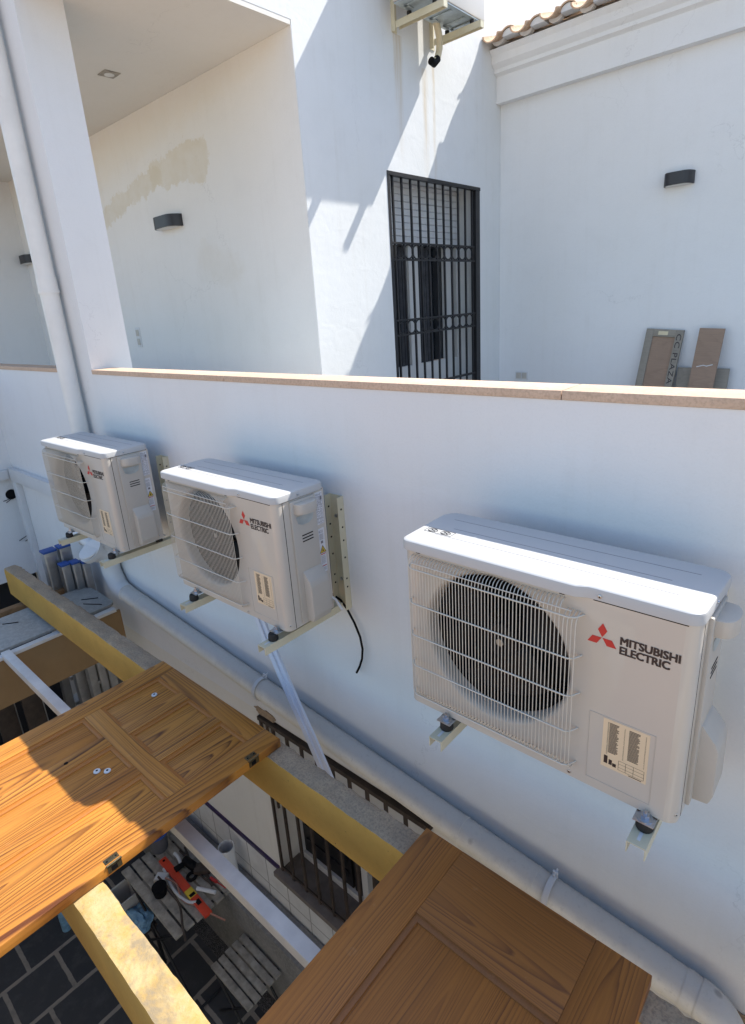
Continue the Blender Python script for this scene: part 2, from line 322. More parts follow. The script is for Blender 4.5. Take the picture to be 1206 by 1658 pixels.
# ---------------------------------------------------------------- mesh helpers
class MB:
    def __init__(s): s.bm = bmesh.new(); s.T = Matrix.Identity(4)
    def _merge(s, b, mi=0, smooth=None):
        for f in b.faces:
            f.material_index = mi
            if smooth is not None: f.smooth = smooth
        if s.T != Matrix.Identity(4): bmesh.ops.transform(b, matrix=s.T, verts=b.verts)
        me = bpy.data.meshes.new('t'); b.to_mesh(me); b.free(); s.bm.from_mesh(me); bpy.data.meshes.remove(me)
        return s
    def box(s, lo, hi, mi=0, bev=0, seg=2, mat=None):
        b = bmesh.new(); bmesh.ops.create_cube(b, size=1)
        lo = Vector(lo); hi = Vector(hi); c = (lo+hi)/2; d = hi-lo
        for v in b.verts: v.co = Vector((v.co.x*d.x, v.co.y*d.y, v.co.z*d.z))+c
        if bev: bmesh.ops.bevel(b, geom=list(b.edges), offset=bev, segments=seg, affect='EDGES', profile=.6)
        if mat: bmesh.ops.transform(b, matrix=mat, verts=b.verts)
        return s._merge(b, mi, bool(bev))
    def tube(s, pts, r, n=12, mi=0, cap=True, closed=False):
        pts = [Vector(p) for p in pts]; b = bmesh.new(); rings = []
        rr = r if isinstance(r, (list, tuple)) else [r]*len(pts)
        up = None
        for i, p in enumerate(pts):
            if closed: t = (pts[(i+1) % len(pts)]-pts[i-1])
            else: t = (pts[min(i+1, len(pts)-1)]-pts[max(i-1, 0)])
            t.normalize()
            if up is None: up = t.orthogonal().normalized()
            else: up = (up-t*up.dot(t)).normalized()
            q = t.cross(up)
            rings.append([b.verts.new(p+(up*math.cos(2*math.pi*k/n)+q*math.sin(2*math.pi*k/n))*rr[i]) for k in range(n)])
        m_ = len(rings)
        for i in range(m_ if closed else m_-1):
            A, B = rings[i], rings[(i+1) % m_]
            for k in range(n): b.faces.new((A[k], A[(k+1) % n], B[(k+1) % n], B[k]))
        if cap and not closed: b.faces.new(rings[0][::-1]); b.faces.new(rings[-1])
        bmesh.ops.recalc_face_normals(b, faces=b.faces)
        return s._merge(b, mi, True)
    def prism(s, pts, vec, mi=0, bev=0, seg=2):
        """polygon pts (3D, planar) extruded by vec"""
        b = bmesh.new(); vs = [b.verts.new(Vector(p)) for p in pts]; f = b.faces.new(vs)
        r = bmesh.ops.extrude_face_region(b, geom=[f]); nv = [x for x in r['geom'] if isinstance(x, bmesh.types.BMVert)]
        bmesh.ops.translate(b, vec=Vector(vec), verts=nv)
        bmesh.ops.recalc_face_normals(b, faces=b.faces)
        if bev: bmesh.ops.bevel(b, geom=list(b.edges), offset=bev, segments=seg, affect='EDGES', profile=.6)
        return s._merge(b, mi, bool(bev))
    def quad(s, pts, mi=0):
        b = bmesh.new(); b.faces.new([b.verts.new(Vector(p)) for p in pts]); return s._merge(b, mi)
    def disc(s, c, nrm, r, n=32, mi=0, r0=0):
        nrm = Vector(nrm).normalized(); u = nrm.orthogonal().normalized(); q = nrm.cross(u); c = Vector(c); b = bmesh.new()
        o = [b.verts.new(c+(u*math.cos(2*math.pi*k/n)+q*math.sin(2*math.pi*k/n))*r) for k in range(n)]
        if r0:
            i_ = [b.verts.new(c+(u*math.cos(2*math.pi*k/n)+q*math.sin(2*math.pi*k/n))*r0) for k in range(n)]
            for k in range(n): b.faces.new((o[k], o[(k+1) % n], i_[(k+1) % n], i_[k]))
        else: b.faces.new(o)
        return s._merge(b, mi)
    def build(s, name, mats, parent=None, origin=None, label=None, ang=35):
        bmesh.ops.remove_doubles(s.bm, verts=s.bm.verts, dist=1e-5)
        me = bpy.data.meshes.new(name)
        o0 = Vector(origin) if origin is not None else (Vector((0, 0, 0)))
        if origin is not None: bmesh.ops.translate(s.bm, vec=-o0, verts=s.bm.verts)
        s.bm.to_mesh(me); s.bm.free()
        for x in (mats if isinstance(mats, (list, tuple)) else [mats]): me.materials.append(M[x] if isinstance(x, str) else x)
        try: me.set_sharp_from_angle(angle=math.radians(ang))
        except Exception: pass
        ob = bpy.data.objects.new(name, me); COL.objects.link(ob)
        if parent is not None: ob.parent = parent
        ob.location = o0
        if label: ob['label'] = label
        return ob

def tag(o, label=None, cat=None, group=None, kind=None):
    if label: o['label'] = label
    if cat: o['category'] = cat
    if group: o['group'] = group
    if kind: o['kind'] = kind
    return o
def thing(name, label, cat, loc=(0, 0, 0), group=None, rz=0):
    o = bpy.data.objects.new(name, None); COL.objects.link(o); o.location = loc; o.rotation_euler = (0, 0, rz); o.empty_display_size = .1
    return tag(o, label, cat, group)
def wbuild(mb, name, mats, root, origin=None, **kw):
    """part given in world coordinates under an unrotated root"""
    c = Vector(origin) if origin is not None else Vector(root.location)
    ob = mb.build(name, mats, None, c, **kw); ob.parent = root; ob.location = c-Vector(root.location); return ob
def copy_tree(o, parent=None):
    c = o.copy(); COL.objects.link(c); c.parent = parent
    for ch in [x for x in bpy.data.objects if x.parent == o and x != c]: copy_tree(ch, c)
    return c
def text_bm(txt, width, height, off=0.012, spacing=1.0):
    """text as flat filled mesh fitted to width x height in the XY plane, lower-left at 0,0"""
    cu = bpy.data.curves.new('t', 'FONT'); cu.body = txt; cu.size = 1; cu.offset = off; cu.space_character = spacing; cu.resolution_u = 3
    ob = bpy.data.objects.new('t', cu); COL.objects.link(ob)
    dg = bpy.context.evaluated_depsgraph_get(); me = bpy.data.meshes.new_from_object(ob.evaluated_get(dg))
    bpy.data.objects.remove(ob); bpy.data.curves.remove(cu)
    b = bmesh.new(); b.from_mesh(me); bpy.data.meshes.remove(me)
    xs = [v.co.x for v in b.verts]; ys = [v.co.y for v in b.verts]
    x0, x1, y0, y1 = min(xs), max(xs), min(ys), max(ys)
    for v in b.verts: v.co = Vector(((v.co.x-x0)/(x1-x0)*width, (v.co.y-y0)/(y1-y0)*height, 0))
    return b
def put_text(mb, txt, org, ux, uy, width, height, mi=0, off=.012, spacing=1.0):
    b = text_bm(txt, width, height, off, spacing); ux = Vector(ux); uy = Vector(uy); org = Vector(org)
    for v in b.verts: v.co = org+ux*v.co.x+uy*v.co.y
    mb._merge(b, mi)
def arc(c, r, a0, a1, n, plane='xz', k=1):
    out = []
    for i in range(n+1):
        a = math.radians(a0+(a1-a0)*i/n); p = [c[0], c[1], c[2]]
        i0, i1 = {'xz': (0, 2), 'yz': (1, 2), 'xy': (0, 1)}[plane]
        p[i0] += r*math.cos(a); p[i1] += r*math.sin(a)*k; out.append(tuple(p))
    return out

# ================================================================ SETTING
YW = .045          # face of the terrace wall
FZ = -3.9          # patio floor
mb = MB(); mb.quad([(-60, -60, FZ-.3), (60, -60, FZ-.3), (60, 60, FZ-.3), (-60, 60, FZ-.3)]); tag(mb.build('ground', 'ground'), kind='structure')
mb = MB(); mb.box((-8, -2.62, FZ-.2), (3.5, .4, FZ)); tag(mb.build('patio_floor', 'slate'), kind='structure')
mb = MB(); mb.box((-2.75, -.26, FZ), (-.2, YW, FZ+.004)); tag(mb.build('pebble_strip', 'gravel'), kind='structure')
mb = MB(); mb.box((-8, -9, -1.25), (6, -2.20, -1.045)); tag(mb.build('unseen_bounce_terrace', 'terrace'), kind='structure')  # unseen slab added behind the camera to bounce warm sunlight
mb = MB(); mb.box((-9, .3, -.95), (6, 4.4, -.72)); tag(mb.build('terrace_floor', 'porchfloor'), kind='structure')

# opposite side of the patio (behind the camera)
t = thing('patio_retaining_wall', 'white rendered wall closing the near side of the patio under the unseen terrace', 'wall', (-2, -1.85, FZ))
mb = MB(); mb.box((-8, -2.85, FZ), (3.5, -2.63, -1.26)); wbuild(mb, 'wall_face', 'wall_low', t)

# ------------------------------------------------ terrace wall with the barred window
def wall_sheet(mb, x0, x1, z0, z1, y0, y1, holes, mi=0):
    """wall slab between y0 (front) and y1 with rectangular through-holes given as (x0,x1,z0,z1)"""
    xs = sorted({x0, x1, *[h[0] for h in holes], *[h[1] for h in holes]}); zs = sorted({z0, z1, *[h[2] for h in holes], *[h[3] for h in holes]})
    inside = lambda x, z: any(h[0] < x < h[1] and h[2] < z < h[3] for h in holes)
    b = bmesh.new(); cache = {}
    def V(x, y, z):
        k = (round(x, 5), y, round(z, 5))
        if k not in cache: cache[k] = b.verts.new((x, y, z))
        return cache[k]
    solid = {}
    for i in range(len(xs)-1):
        for j in range(len(zs)-1):
            solid[i, j] = not inside((xs[i]+xs[i+1])/2, (zs[j]+zs[j+1])/2)
    for (i, j), sld in solid.items():
        if not sld: continue
        a, c, d, e = xs[i], xs[i+1], zs[j], zs[j+1]
        b.faces.new((V(a, y0, d), V(c, y0, d), V(c, y0, e), V(a, y0, e)))
        b.faces.new((V(a, y1, e), V(c, y1, e), V(c, y1, d), V(a, y1, d)))
        if not solid.get((i-1, j)): b.faces.new((V(a, y0, d), V(a, y0, e), V(a, y1, e), V(a, y1, d)))
        if not solid.get((i+1, j)): b.faces.new((V(c, y1, d), V(c, y1, e), V(c, y0, e), V(c, y0, d)))
        if not solid.get((i, j-1)): b.faces.new((V(a, y0, d), V(a, y1, d), V(c, y1, d), V(c, y0, d)))
        if not solid.get((i, j+1)): b.faces.new((V(a, y0, e), V(c, y0, e), V(c, y1, e), V(a, y1, e)))
    bmesh.ops.recalc_face_normals(b, faces=b.faces)
    mb._merge(b, mi)

tw = thing('terrace_wall', 'white rendered terrace wall carrying the three outdoor units, stone coping along its top', 'wall', (-1.5, YW, FZ))
WL, WR, WB, WT = -1.50, -.225, -2.87, -1.60
W2 = (-4.75, -3.72, -3.3, -1.95)
mb = MB(); wall_sheet(mb, -5.6, 3.2, -1.60, .352, YW, .165, []); wbuild(mb, 'upper_face', 'wall', tw)
mb = MB(); wall_sheet(mb, -5.6, 3.2, FZ, -1.60, YW, .30, [(WL, WR, WB, WT), W2]); wbuild(mb, 'lower_face', 'wall_low', tw)
# tiled dado and purple border
def dado(x0, x1): 
    mb = MB(); mb.box((x0, YW-.010, FZ), (x1, YW-.0005, -2.885)); wbuild(mb, 'tile_dado', 'tile', tw)
    mb = MB(); mb.box((x0, YW-.014, -2.884), (x1, YW-.0005, -2.858)); wbuild(mb, 'border_tile', 'purple', tw)
mb = MB(); mb.box((-3.6, YW-.010, FZ), (3.1, YW-.0005, -2.885)); wbuild(mb, 'tile_dado', 'tile', tw)
mb = MB(); mb.box((-3.6, YW-.015, -2.884), (WL-.02, YW-.0005, -2.856)); mb.box((WL-.02, YW-.015, -2.884), (3.1, YW-.0005, -2.874)); wbuild(mb, 'border_tile', 'purple', tw)
# coping stones
jx = [-2.80, -1.365, .301, 1.75, 3.2]
for i in range(4):
    mb = MB(); mb.box((jx[i]+.0015, .040, .353), (jx[i+1]-.0015, .178, .380), bev=.002); wbuild(mb, 'coping_stone', 'coping', tw)
mb = MB(); mb.box((-5.6, .040, .353), (-3.245, .178, .380), bev=.002); wbuild(mb, 'coping_stone', 'coping', tw)
# window in the lower wall
win = MB(); 
for a, b_ in (((WL, .20, WB), (WL+.05, .25, WT)), ((WR-.05, .20, WB), (WR, .25, WT)), ((WL+.05, .20, WT-.05), (WR-.05, .25, WT)), ((WL+.05, .20, WB), (WR-.05, .25, WB+.05)), ((-.895, .195, WB+.05), (-.845, .25, WT-.05))): win.box(a, b_)
wf = wbuild(win, 'window_frame', 'frame_white', tw)
mb = MB(); mb.box((WL+.05, .252, WB+.05), (WR-.05, .262, WT-.05)); g_ = mb.build('pane', 'glass', wf, (0, 0, 0)); g_.location = -Vector(tw.location)
mb = MB(); mb.box((WL+.06, .215, WB+.06), (WL+.5, .235, WT-.06)); mb.box((WL+.52, .215, WB+.06), (-.9, .235, WT-.06))
for k in range(9):
    z = WB+.14+k*.12
    mb.box((WL+.09, .206, z), (WL+.47, .214, z+.05), 0); mb.box((WL+.55, .206, z), (-.93, .214, z+.05), 0)
wbuild(mb, 'louvred_shutter', 'iron', tw)
mb = MB(); mb.box((WL+.001, .11, WT-.34), (WR-.001, .199, WT-.001), bev=.004); wbuild(mb, 'blind_box', 'frame_white', tw)
mb = MB(); mb.box((WL-.03, -.005, WB-.035), (WR+.03, .20, WB+.003), bev=.003); wbuild(mb, 'window_sill', 'sill', tw)
gr = MB(); gr.box((WL+.01, YW-.022, WT-.046), (WR-.01, YW+.010, WT-.020)); gr.box((WL+.01, YW-.008, WB+.03), (WR-.01, YW+.002, WB+.045))
x = WL+.018
bars = [-1.488, -1.375, -1.252, -1.128, -1.004, -.88, -.757, -.634, -.511, -.388, -.262]
for x in bars: gr.box((x-.008, YW-.009, WB+.002), (x+.008, YW+.006, WT-.046))
gr.box((-1.44, YW-.006, -2.3), (-1.425, YW+.006, WT-.046))
gw = wbuild(gr, 'window_grille', 'iron_brown', tw)
# second barred window further left
mb = MB(); mb.box((W2[0], .20, W2[2]), (W2[1], .25, W2[3])); wbuild(mb, 'window_frame', 'glass', tw)
mb = MB()
for k in range(9):
    x = W2[0]+.05+k*.12; mb.box((x-.01, YW-.01, W2[2]), (x+.01, YW+.008, W2[3]))
mb.box((W2[0], YW-.012, W2[3]-.05), (W2[1], YW+.006, W2[3]-.02)); mb.box((W2[0], YW-.012, -2.8), (W2[1], YW+.006, -2.77))
wbuild(mb, 'window_grille', 'iron', tw)
# bare broken render at the lower right and by the window head
def ragged(mb, cx, cz, rx, rz, y, th, mi=0, n=22, seed=1):
    rnd = random.Random(seed); pts = []
    for k in range(n):
        a = 2*math.pi*k/n; q = .72+.4*rnd.random(); pts.append((cx+rx*q*math.cos(a), y, cz+rz*q*math.sin(a)))
    mb.prism(pts, (0, -th, 0), mi)
mb = MB(); ragged(mb, 1.07, -1.665, .20, .15, YW-.0005, .004, 0, 26, 3); wbuild(mb, 'broken_render', 'beam_top', tw, label='large patch of bare broken masonry')
mb = MB(); ragged(mb, -1.43, -1.59, .10, .03, YW-.0005, .005, 0, 22, 5)
wbuild(mb, 'broken_render', 'beam_top', tw, label='patch of bare broken masonry')

# left-hand return wall
t = thing('return_wall', 'white rendered return wall at the far left end of the patio', 'wall', (-4.95, -1, -1.6))
mb = MB(); mb.box((-5.2, -1.8, -1.61), (-4.95, YW-.0005, .35)); wbuild(mb, 'wall_face', 'wall', t)
mb = MB(); mb.box((-5.15, -1.8, FZ), (-5.1, YW-.0005, -1.611)); wbuild(mb, 'opening_shade_sheet', 'dark', t)  # near-black sheet; the darkness of the unlit opening is put into its colour
mb = MB(); mb.tube([(-4.949, -.02, -.795), (-4.945, -.02, -.795)], .048, 24); wbuild(mb, 'core_hole', 'black', t, label='round black drilled hole')
for i, (a, b_) in enumerate([((0, -.10, -.84), (0, .03, -.825)), ((0, -.08, -.86), (0, .01, -.815)), ((0, -.06, -1.25), (.01, .04, -1.21)), ((0, -.01, -1.27), (.01, .04, -1.25))]):
    mb = MB(); mb.tube([(-4.94, a[1], a[2]), (-4.93, (a[1]+b_[1])/2, (a[2]+b_[2])/2+.004), (-4.94, b_[1], b_[2])], .003, 6); wbuild(mb, 'wire_end', 'black', t)

# ================================================================ HOUSE (everything behind the terrace wall)
X1, Y1, ZC, Y2 = -2.224, 1.506, 2.39, 4.189
hs = thing('house', 'white rendered house with porch, barred window and clay tiled eave above the terrace', 'house', (-3, 1.5, -.72))
TF = -.72
mb = MB(); mb.box((-3.24, .0455, TF), (-2.80, .315, ZC-.001)); wbuild(mb, 'porch_pillar', 'wall', hs)
mb = MB(); mb.box((-9, .05, ZC), (X1-.0015, Y1-.0045, ZC+.0295)); wbuild(mb, 'porch_ceiling', 'ceiling', hs)
mb = MB(); mb.box((-9, Y1-.004, TF), (X1-.3605, Y1+.2, ZC-.0005)); mb.box((X1-.3605, Y1-.004, TF), (X1-.001, Y1-.0008, ZC-.0005)); wbuild(mb, 'porch_wall', 'wall_porch', hs)
mb = MB(); mb.box((-7.7, .3, TF), (-7.486, Y1-.001, ZC-.001)); wbuild(mb, 'porch_end_wall', 'wall', hs)
mb = MB(); mb.box((-9, .052, ZC+.031), (X1-.3605, Y1+.2, 5.0)); wbuild(mb, 'upper_storey', 'wall', hs)
# side wall facing +x, with window opening (built rotated: local x -> world y)
SY0, SY1, SZ0, SZ1 = 2.40, 3.80, -.60, 1.657
b2 = MB(); wall_sheet(b2, Y1, 8.0, TF, 5.0, 0, .36, [(SY0, SY1, SZ0, SZ1)])
wall_sheet(b2, .05, Y1, ZC+.03, 5.0, 0, .36, [])
for v in b2.bm.verts: v.co = Vector((X1-v.co.y, v.co.x, v.co.z))
bmesh.ops.recalc_face_normals(b2.bm, faces=b2.bm.faces)
sw = wbuild(b2, 'side_wall', 'wall_side', hs)
# rear wall with cornice
mb = MB(); mb.box((X1+.001, Y2, TF), (7, Y2+.25, 2.9)); wbuild(mb, 'rear_wall', 'wall', hs)
prof = [(Y2-.0005, 2.40), (Y2-.085, 2.40), (Y2-.085, 2.615), (Y2-.100, 2.625), (Y2-.125, 2.635), (Y2-.128, 2.665), (Y2-.15, 2.68), (Y2-.172, 2.70), (Y2-.178, 2.76), (Y2-.215, 2.80), (Y2-.0005, 2.80)]
mb = MB(); mb.prism([(X1+.0015, y, z) for y, z in prof], (9.2, 0, 0)); wbuild(mb, 'cornice', 'wall', hs, ang=20)
# barrel tile roof
mb = MB(); rise = .28
def half(mb, cx, z0, y0, y1, r, up, th=.014):
    n = 10; b = bmesh.new(); rows = []
    for (y, rr) in ((y0, r), (y1, r*.82)):
        for q in (rr, rr-th):
            rows.append([b.verts.new((cx+q*math.cos(math.pi*k/n), y, z0+(y-y0)*rise+(1 if up else -1)*q*.8*math.sin(math.pi*k/n))) for k in range(n+1)])
    A, B, C_, D = rows
    for P, Q in ((A, C_), (B, D), (A, B), (C_, D)):
        for k in range(n): b.faces.new((P[k], P[k+1], Q[k+1], Q[k]))
    for k in (0, n): b.faces.new((A[k], B[k], D[k], C_[k]))
    bmesh.ops.recalc_face_normals(b, faces=b.faces); mb._merge(b, 0, True)
x = X1+.085
while x < 4.5:
    jt = random.uniform(-.012, .012)
    for r_ in range(4):
        half(mb, x, 2.875+r_*.38*rise+jt, Y2-.345+r_*.38, Y2-.345+(r_+1)*.38+.06, .080, False)
        half(mb, x+.135, 2.855+r_*.38*rise+jt, Y2-.27+r_*.38, Y2-.27+(r_+1)*.38+.06, .080, True)
    mb.prism([(x+.135+.064*math.cos(math.pi*k/10), Y2-.255, 2.855+jt+.05*math.sin(math.pi*k/10)) for k in range(11)], (0, .1, 0), 1)
    mb.prism([(x+.062*math.cos(math.pi*k/10), Y2-.20, 2.872+jt-.048*math.sin(math.pi*k/10)) for k in range(11)], (0, .05, 0), 1)
    x += .27
mb.box((X1+.001, Y2-.14, 2.801), (7, Y2+.2, 2.83))
wbuild(mb, 'tile_roof', ['rooftile', 'wall'], hs, ang=50)
# window in the side wall
def sidebox(mb, y0, y1, z0, z1, d0, d1, mi=0): mb.box((X1-d1, y0, z0), (X1-d0, y1, z1), mi)
mb = MB(); sidebox(mb, SY0, SY0+.05, SZ0, SZ1, .25, .30); sidebox(mb, SY1-.05, SY1, SZ0, SZ1, .25, .30)
for ya, yb in ((2.965, 3.11), (3.56, 3.70)): sidebox(mb, ya, yb, SZ0, SZ1, .255, .30)
sidebox(mb, SY0+.05, SY1-.05, SZ0, .08, .252, .299); sidebox(mb, SY0+.05, SY1-.05, SZ1-.05, SZ1, .25, .30)
wbuild(mb, 'window_frame', 'frame_white', hs)
mb = MB(); sidebox(mb, SY0+.05, SY1-.05, .08, SZ1-.05, .305, .309); wbuild(mb, 'window_pane', 'glass', hs)
mb = MB(); z = 1.17
while z < SZ1-.02:
    mb.box((X1-.245, SY0+.02, z), (X1-.228, SY1-.01, min(z+.053, SZ1-.005)), bev=.004, seg=1); z += .056
mb.box((X1-.25, SY0+.02, 1.15), (X1-.225, SY1-.01, 1.169)); wbuild(mb, 'roller_shutter', 'shutter', hs)
for yc, wd in ((2.83, .25), (3.25, .26)):
    mb = MB(); nn = 24; pts = []
    for i in range(nn+1): pts.append((X1-.30-.012*math.sin(i*1.3), yc-wd/2+wd*i/nn))
    for i in range(nn): mb.quad([(pts[i][0], pts[i][1], .06), (pts[i+1][0], pts[i+1][1], .06), (pts[i+1][0], pts[i+1][1], 1.15), (pts[i][0], pts[i][1], 1.15)])
    wbuild(mb, 'curtain', 'curtain', hs)
mb = MB(); gx0, gx1 = .02, .038
sidebox(mb, SY0, SY0+.03, SZ0, SZ1, -.004, gx1); sidebox(mb, SY1-.075, SY1, SZ0, SZ1, .0, gx1)
sidebox(mb, SY0, SY1, SZ1-.028, SZ1, -.006, gx1)
nb = 11; ys = [SY0+.095+i*(SY1-SY0-.20)/(nb-1) for i in range(nb)]
for y in ys: sidebox(mb, y-.008, y+.008, SZ0, SZ1-.028, .018, .034)
for z0, z1 in ((1.005, 1.135), (.39, .515)):
    for z in (z0, z1): sidebox(mb, SY0+.03, SY1-.07, z-.007, z+.007, .012, .04)
    yy = ys+[SY1-.07]
    for i in range(len(yy)-1):
        yc = (yy[i]+yy[i+1])/2; r = min((yy[i+1]-yy[i])/2, .062)
        mb.tube([(X1-.026, yc+r*math.cos(a), (z0+z1)/2+.056*math.sin(a)) for a in [2*math.pi*q/18 for q in range(18)]], .007, 6, closed=True)
sidebox(mb, SY0+.03, SY1-.07, -.09, -.07, .012, .04)
wbuild(mb, 'window_grille', 'iron', hs)

# ---------------------------------------------------------------- things on the house
def wall_lamp(x, y, z, wd, label):
    t = thing('wall_lamp', label, 'lamp', (x, y, z), 'black curved wall lamps')
    mb = MB(); n = 14; h = .095; pr_ = .115
    out = [(-wd/2+wd*i/n, -.03-(pr_-.03)*(1-abs(2*i/n-1)**6)) for i in range(n+1)]
    pts = [(wd/2, -.0005)]+[(a, b) for a, b in out[::-1]]+[(-wd/2, -.0005)]
    mb.prism([(a, b, -h/2) for a, b in pts], (0, 0, h)); mb.build('lamp_body', 'black_lamp', t, (0, 0, 0), ang=30)
    mb = MB(); mb.prism([(a*.88, b*.88-.006, -h/2-.003) for a, b in pts], (0, 0, .0025)); mb.prism([(a*.88, b*.88-.006, h/2+.0005) for a, b in pts], (0, 0, .0025)); mb.build('diffuser', 'lamp_glass', t, (0, 0, 0))
    return t
wall_lamp(-3.97, Y1, 1.467, .36, 'black curved lamp under the beige plaster patch on the porch wall')
wall_lamp(-.559, Y2, 1.478, .225, 'black curved lamp on the shaded rear wall above the leaning planks')
wall_lamp(-7.32, Y1, 1.49, .30, 'black lamp partly hidden behind the downpipe at the far left')
t = thing('ceiling_spotlight', 'small square recessed spotlight in the porch ceiling', 'spotlight', (-3.63, .97, ZC))
mb = MB(); mb.box((-.06, -.06, -.006), (.06, .06, -.0005), bev=.002); mb.build('bezel', 'weathered', t, (0, 0, 0))
mb = MB(); mb.tube([(0, 0, -.0062), (0, 0, -.010)], .035, 20); mb.build('lens', 'lamp_glass', t, (0, 0, 0))
t = thing('wall_switch', 'white double switch plate low on the porch wall right of the pillar', 'switch', (-4.93, Y1, .50))
mb = MB(); mb.box((-.045, -.012, -.10), (.045, -.0005, .10), bev=.004); mb.build('plate', 'pvc', t, (0, 0, 0))
for z in (-.045, .045):
    mb = MB(); mb.box((-.028, -.018, z-.032), (.028, -.0125, z+.032), bev=.003); mb.build('rocker', 'plastic', t, (0, 0, 0))
t = thing('wall_socket', 'small white socket plate at the foot of the rear wall', 'socket', (-1.95, Y2, -.16))
mb = MB(); mb.box((-.075, -.012, -.04), (.075, -.0005, .04), bev=.004); mb.build('plate', 'pvc', t, (0, 0, 0))
mb = MB(); mb.box((-.06, -.017, -.03), (-.005, -.0125, .03), bev=.003); mb.box((.005, -.017, -.03), (.06, -.0125, .03), bev=.003); mb.build('insert', 'plastic', t, (0, 0, 0))

# leaning boards: base at floor, lean back to the rear wall
def lean(root, y0, y1, zt):
    return math.atan2(y1-y0, zt-TF)
t = thing('framed_board', 'grey wooden frame with brown centre and black lettering down its right edge', 'board', (-.63, Y2-.22, TF+.002))
ang = -math.atan2(.17, 1.02); t.rotation_euler = (ang, math.radians(4.5), 0)
H = 1.02; wd = .31
mb = MB(); mb.box((-wd/2, 0, 0), (-wd/2+.062, .03, H), bev=.002); mb.build('stile', 'plank_grey', t, (0, 0, 0))
mb = MB(); mb.box((wd/2-.062, -.001, 0), (wd/2, .03, H), bev=.002); mb.build('stile', 'plank_grey', t, (0, 0, 0))
mb = MB(); mb.box((-wd/2+.062, -.0005, H-.065), (wd/2-.062, .03, H-.001), bev=.002); mb.build('rail', 'plank_grey', t, (0, 0, 0))
mb = MB(); mb.box((-wd/2+.062, .012, .001), (wd/2-.062, .025, H-.066)); mb.build('centre_panel', 'plank_brown', t, (0, 0, 0))
mb = MB(); put_text(mb, 'CC PLAZA', (wd/2-.052, -.0022, H-.035), (0, 0, -1), (1, 0, 0), .43, .040, off=0, spacing=1.1)
put_text(mb, 'CC PLAZA', (wd/2-.0505, -.0023, H-.036), (0, 0, -1), (1, 0, 0), .43, .040, off=0, spacing=1.1); mb.build('lettering', 'ink', t, (0, 0, 0))
mb = MB(); mb.box((-.05, -.0025, H-.05), (.03, -.001, H-.018)); mb.build('tape_remnant', 'cream_tube', t, (0, 0, 0))
def plank(name, label, cx, wd, ztop, yb, yt, mat, tilt=0, th=.018):
    H = ztop-TF
    t = thing(name, label, 'plank', (cx, yb, TF+.002)); t.rotation_euler = (-math.atan2(yt-yb, H), math.radians(tilt), 0)
    mb = MB(); mb.box((-wd/2, 0, 0), (wd/2, th, H), bev=.0015); mb.build('board', mat, t, (0, 0, 0)); return t
t = plank('wood_plank', 'tall brown plank with a white scratch leaning at the right of the framed board', -.225, .19, .30, Y2-.27, Y2-.10, 'plank_brown', 3.0)
mb = MB(); mb.tube([(-.06, -.001, .70), (-.01, -.001, .715), (.015, -.001, .71), (.06, -.001, .725)], .004, 6); mb.build('scratch', 'pvc', t, (0, 0, 0))
plank('short_plank', 'short wide grey plank standing behind the tall brown plank', -.225, .40, -.04, Y2-.16, Y2-.06, 'plank_grey', .8)

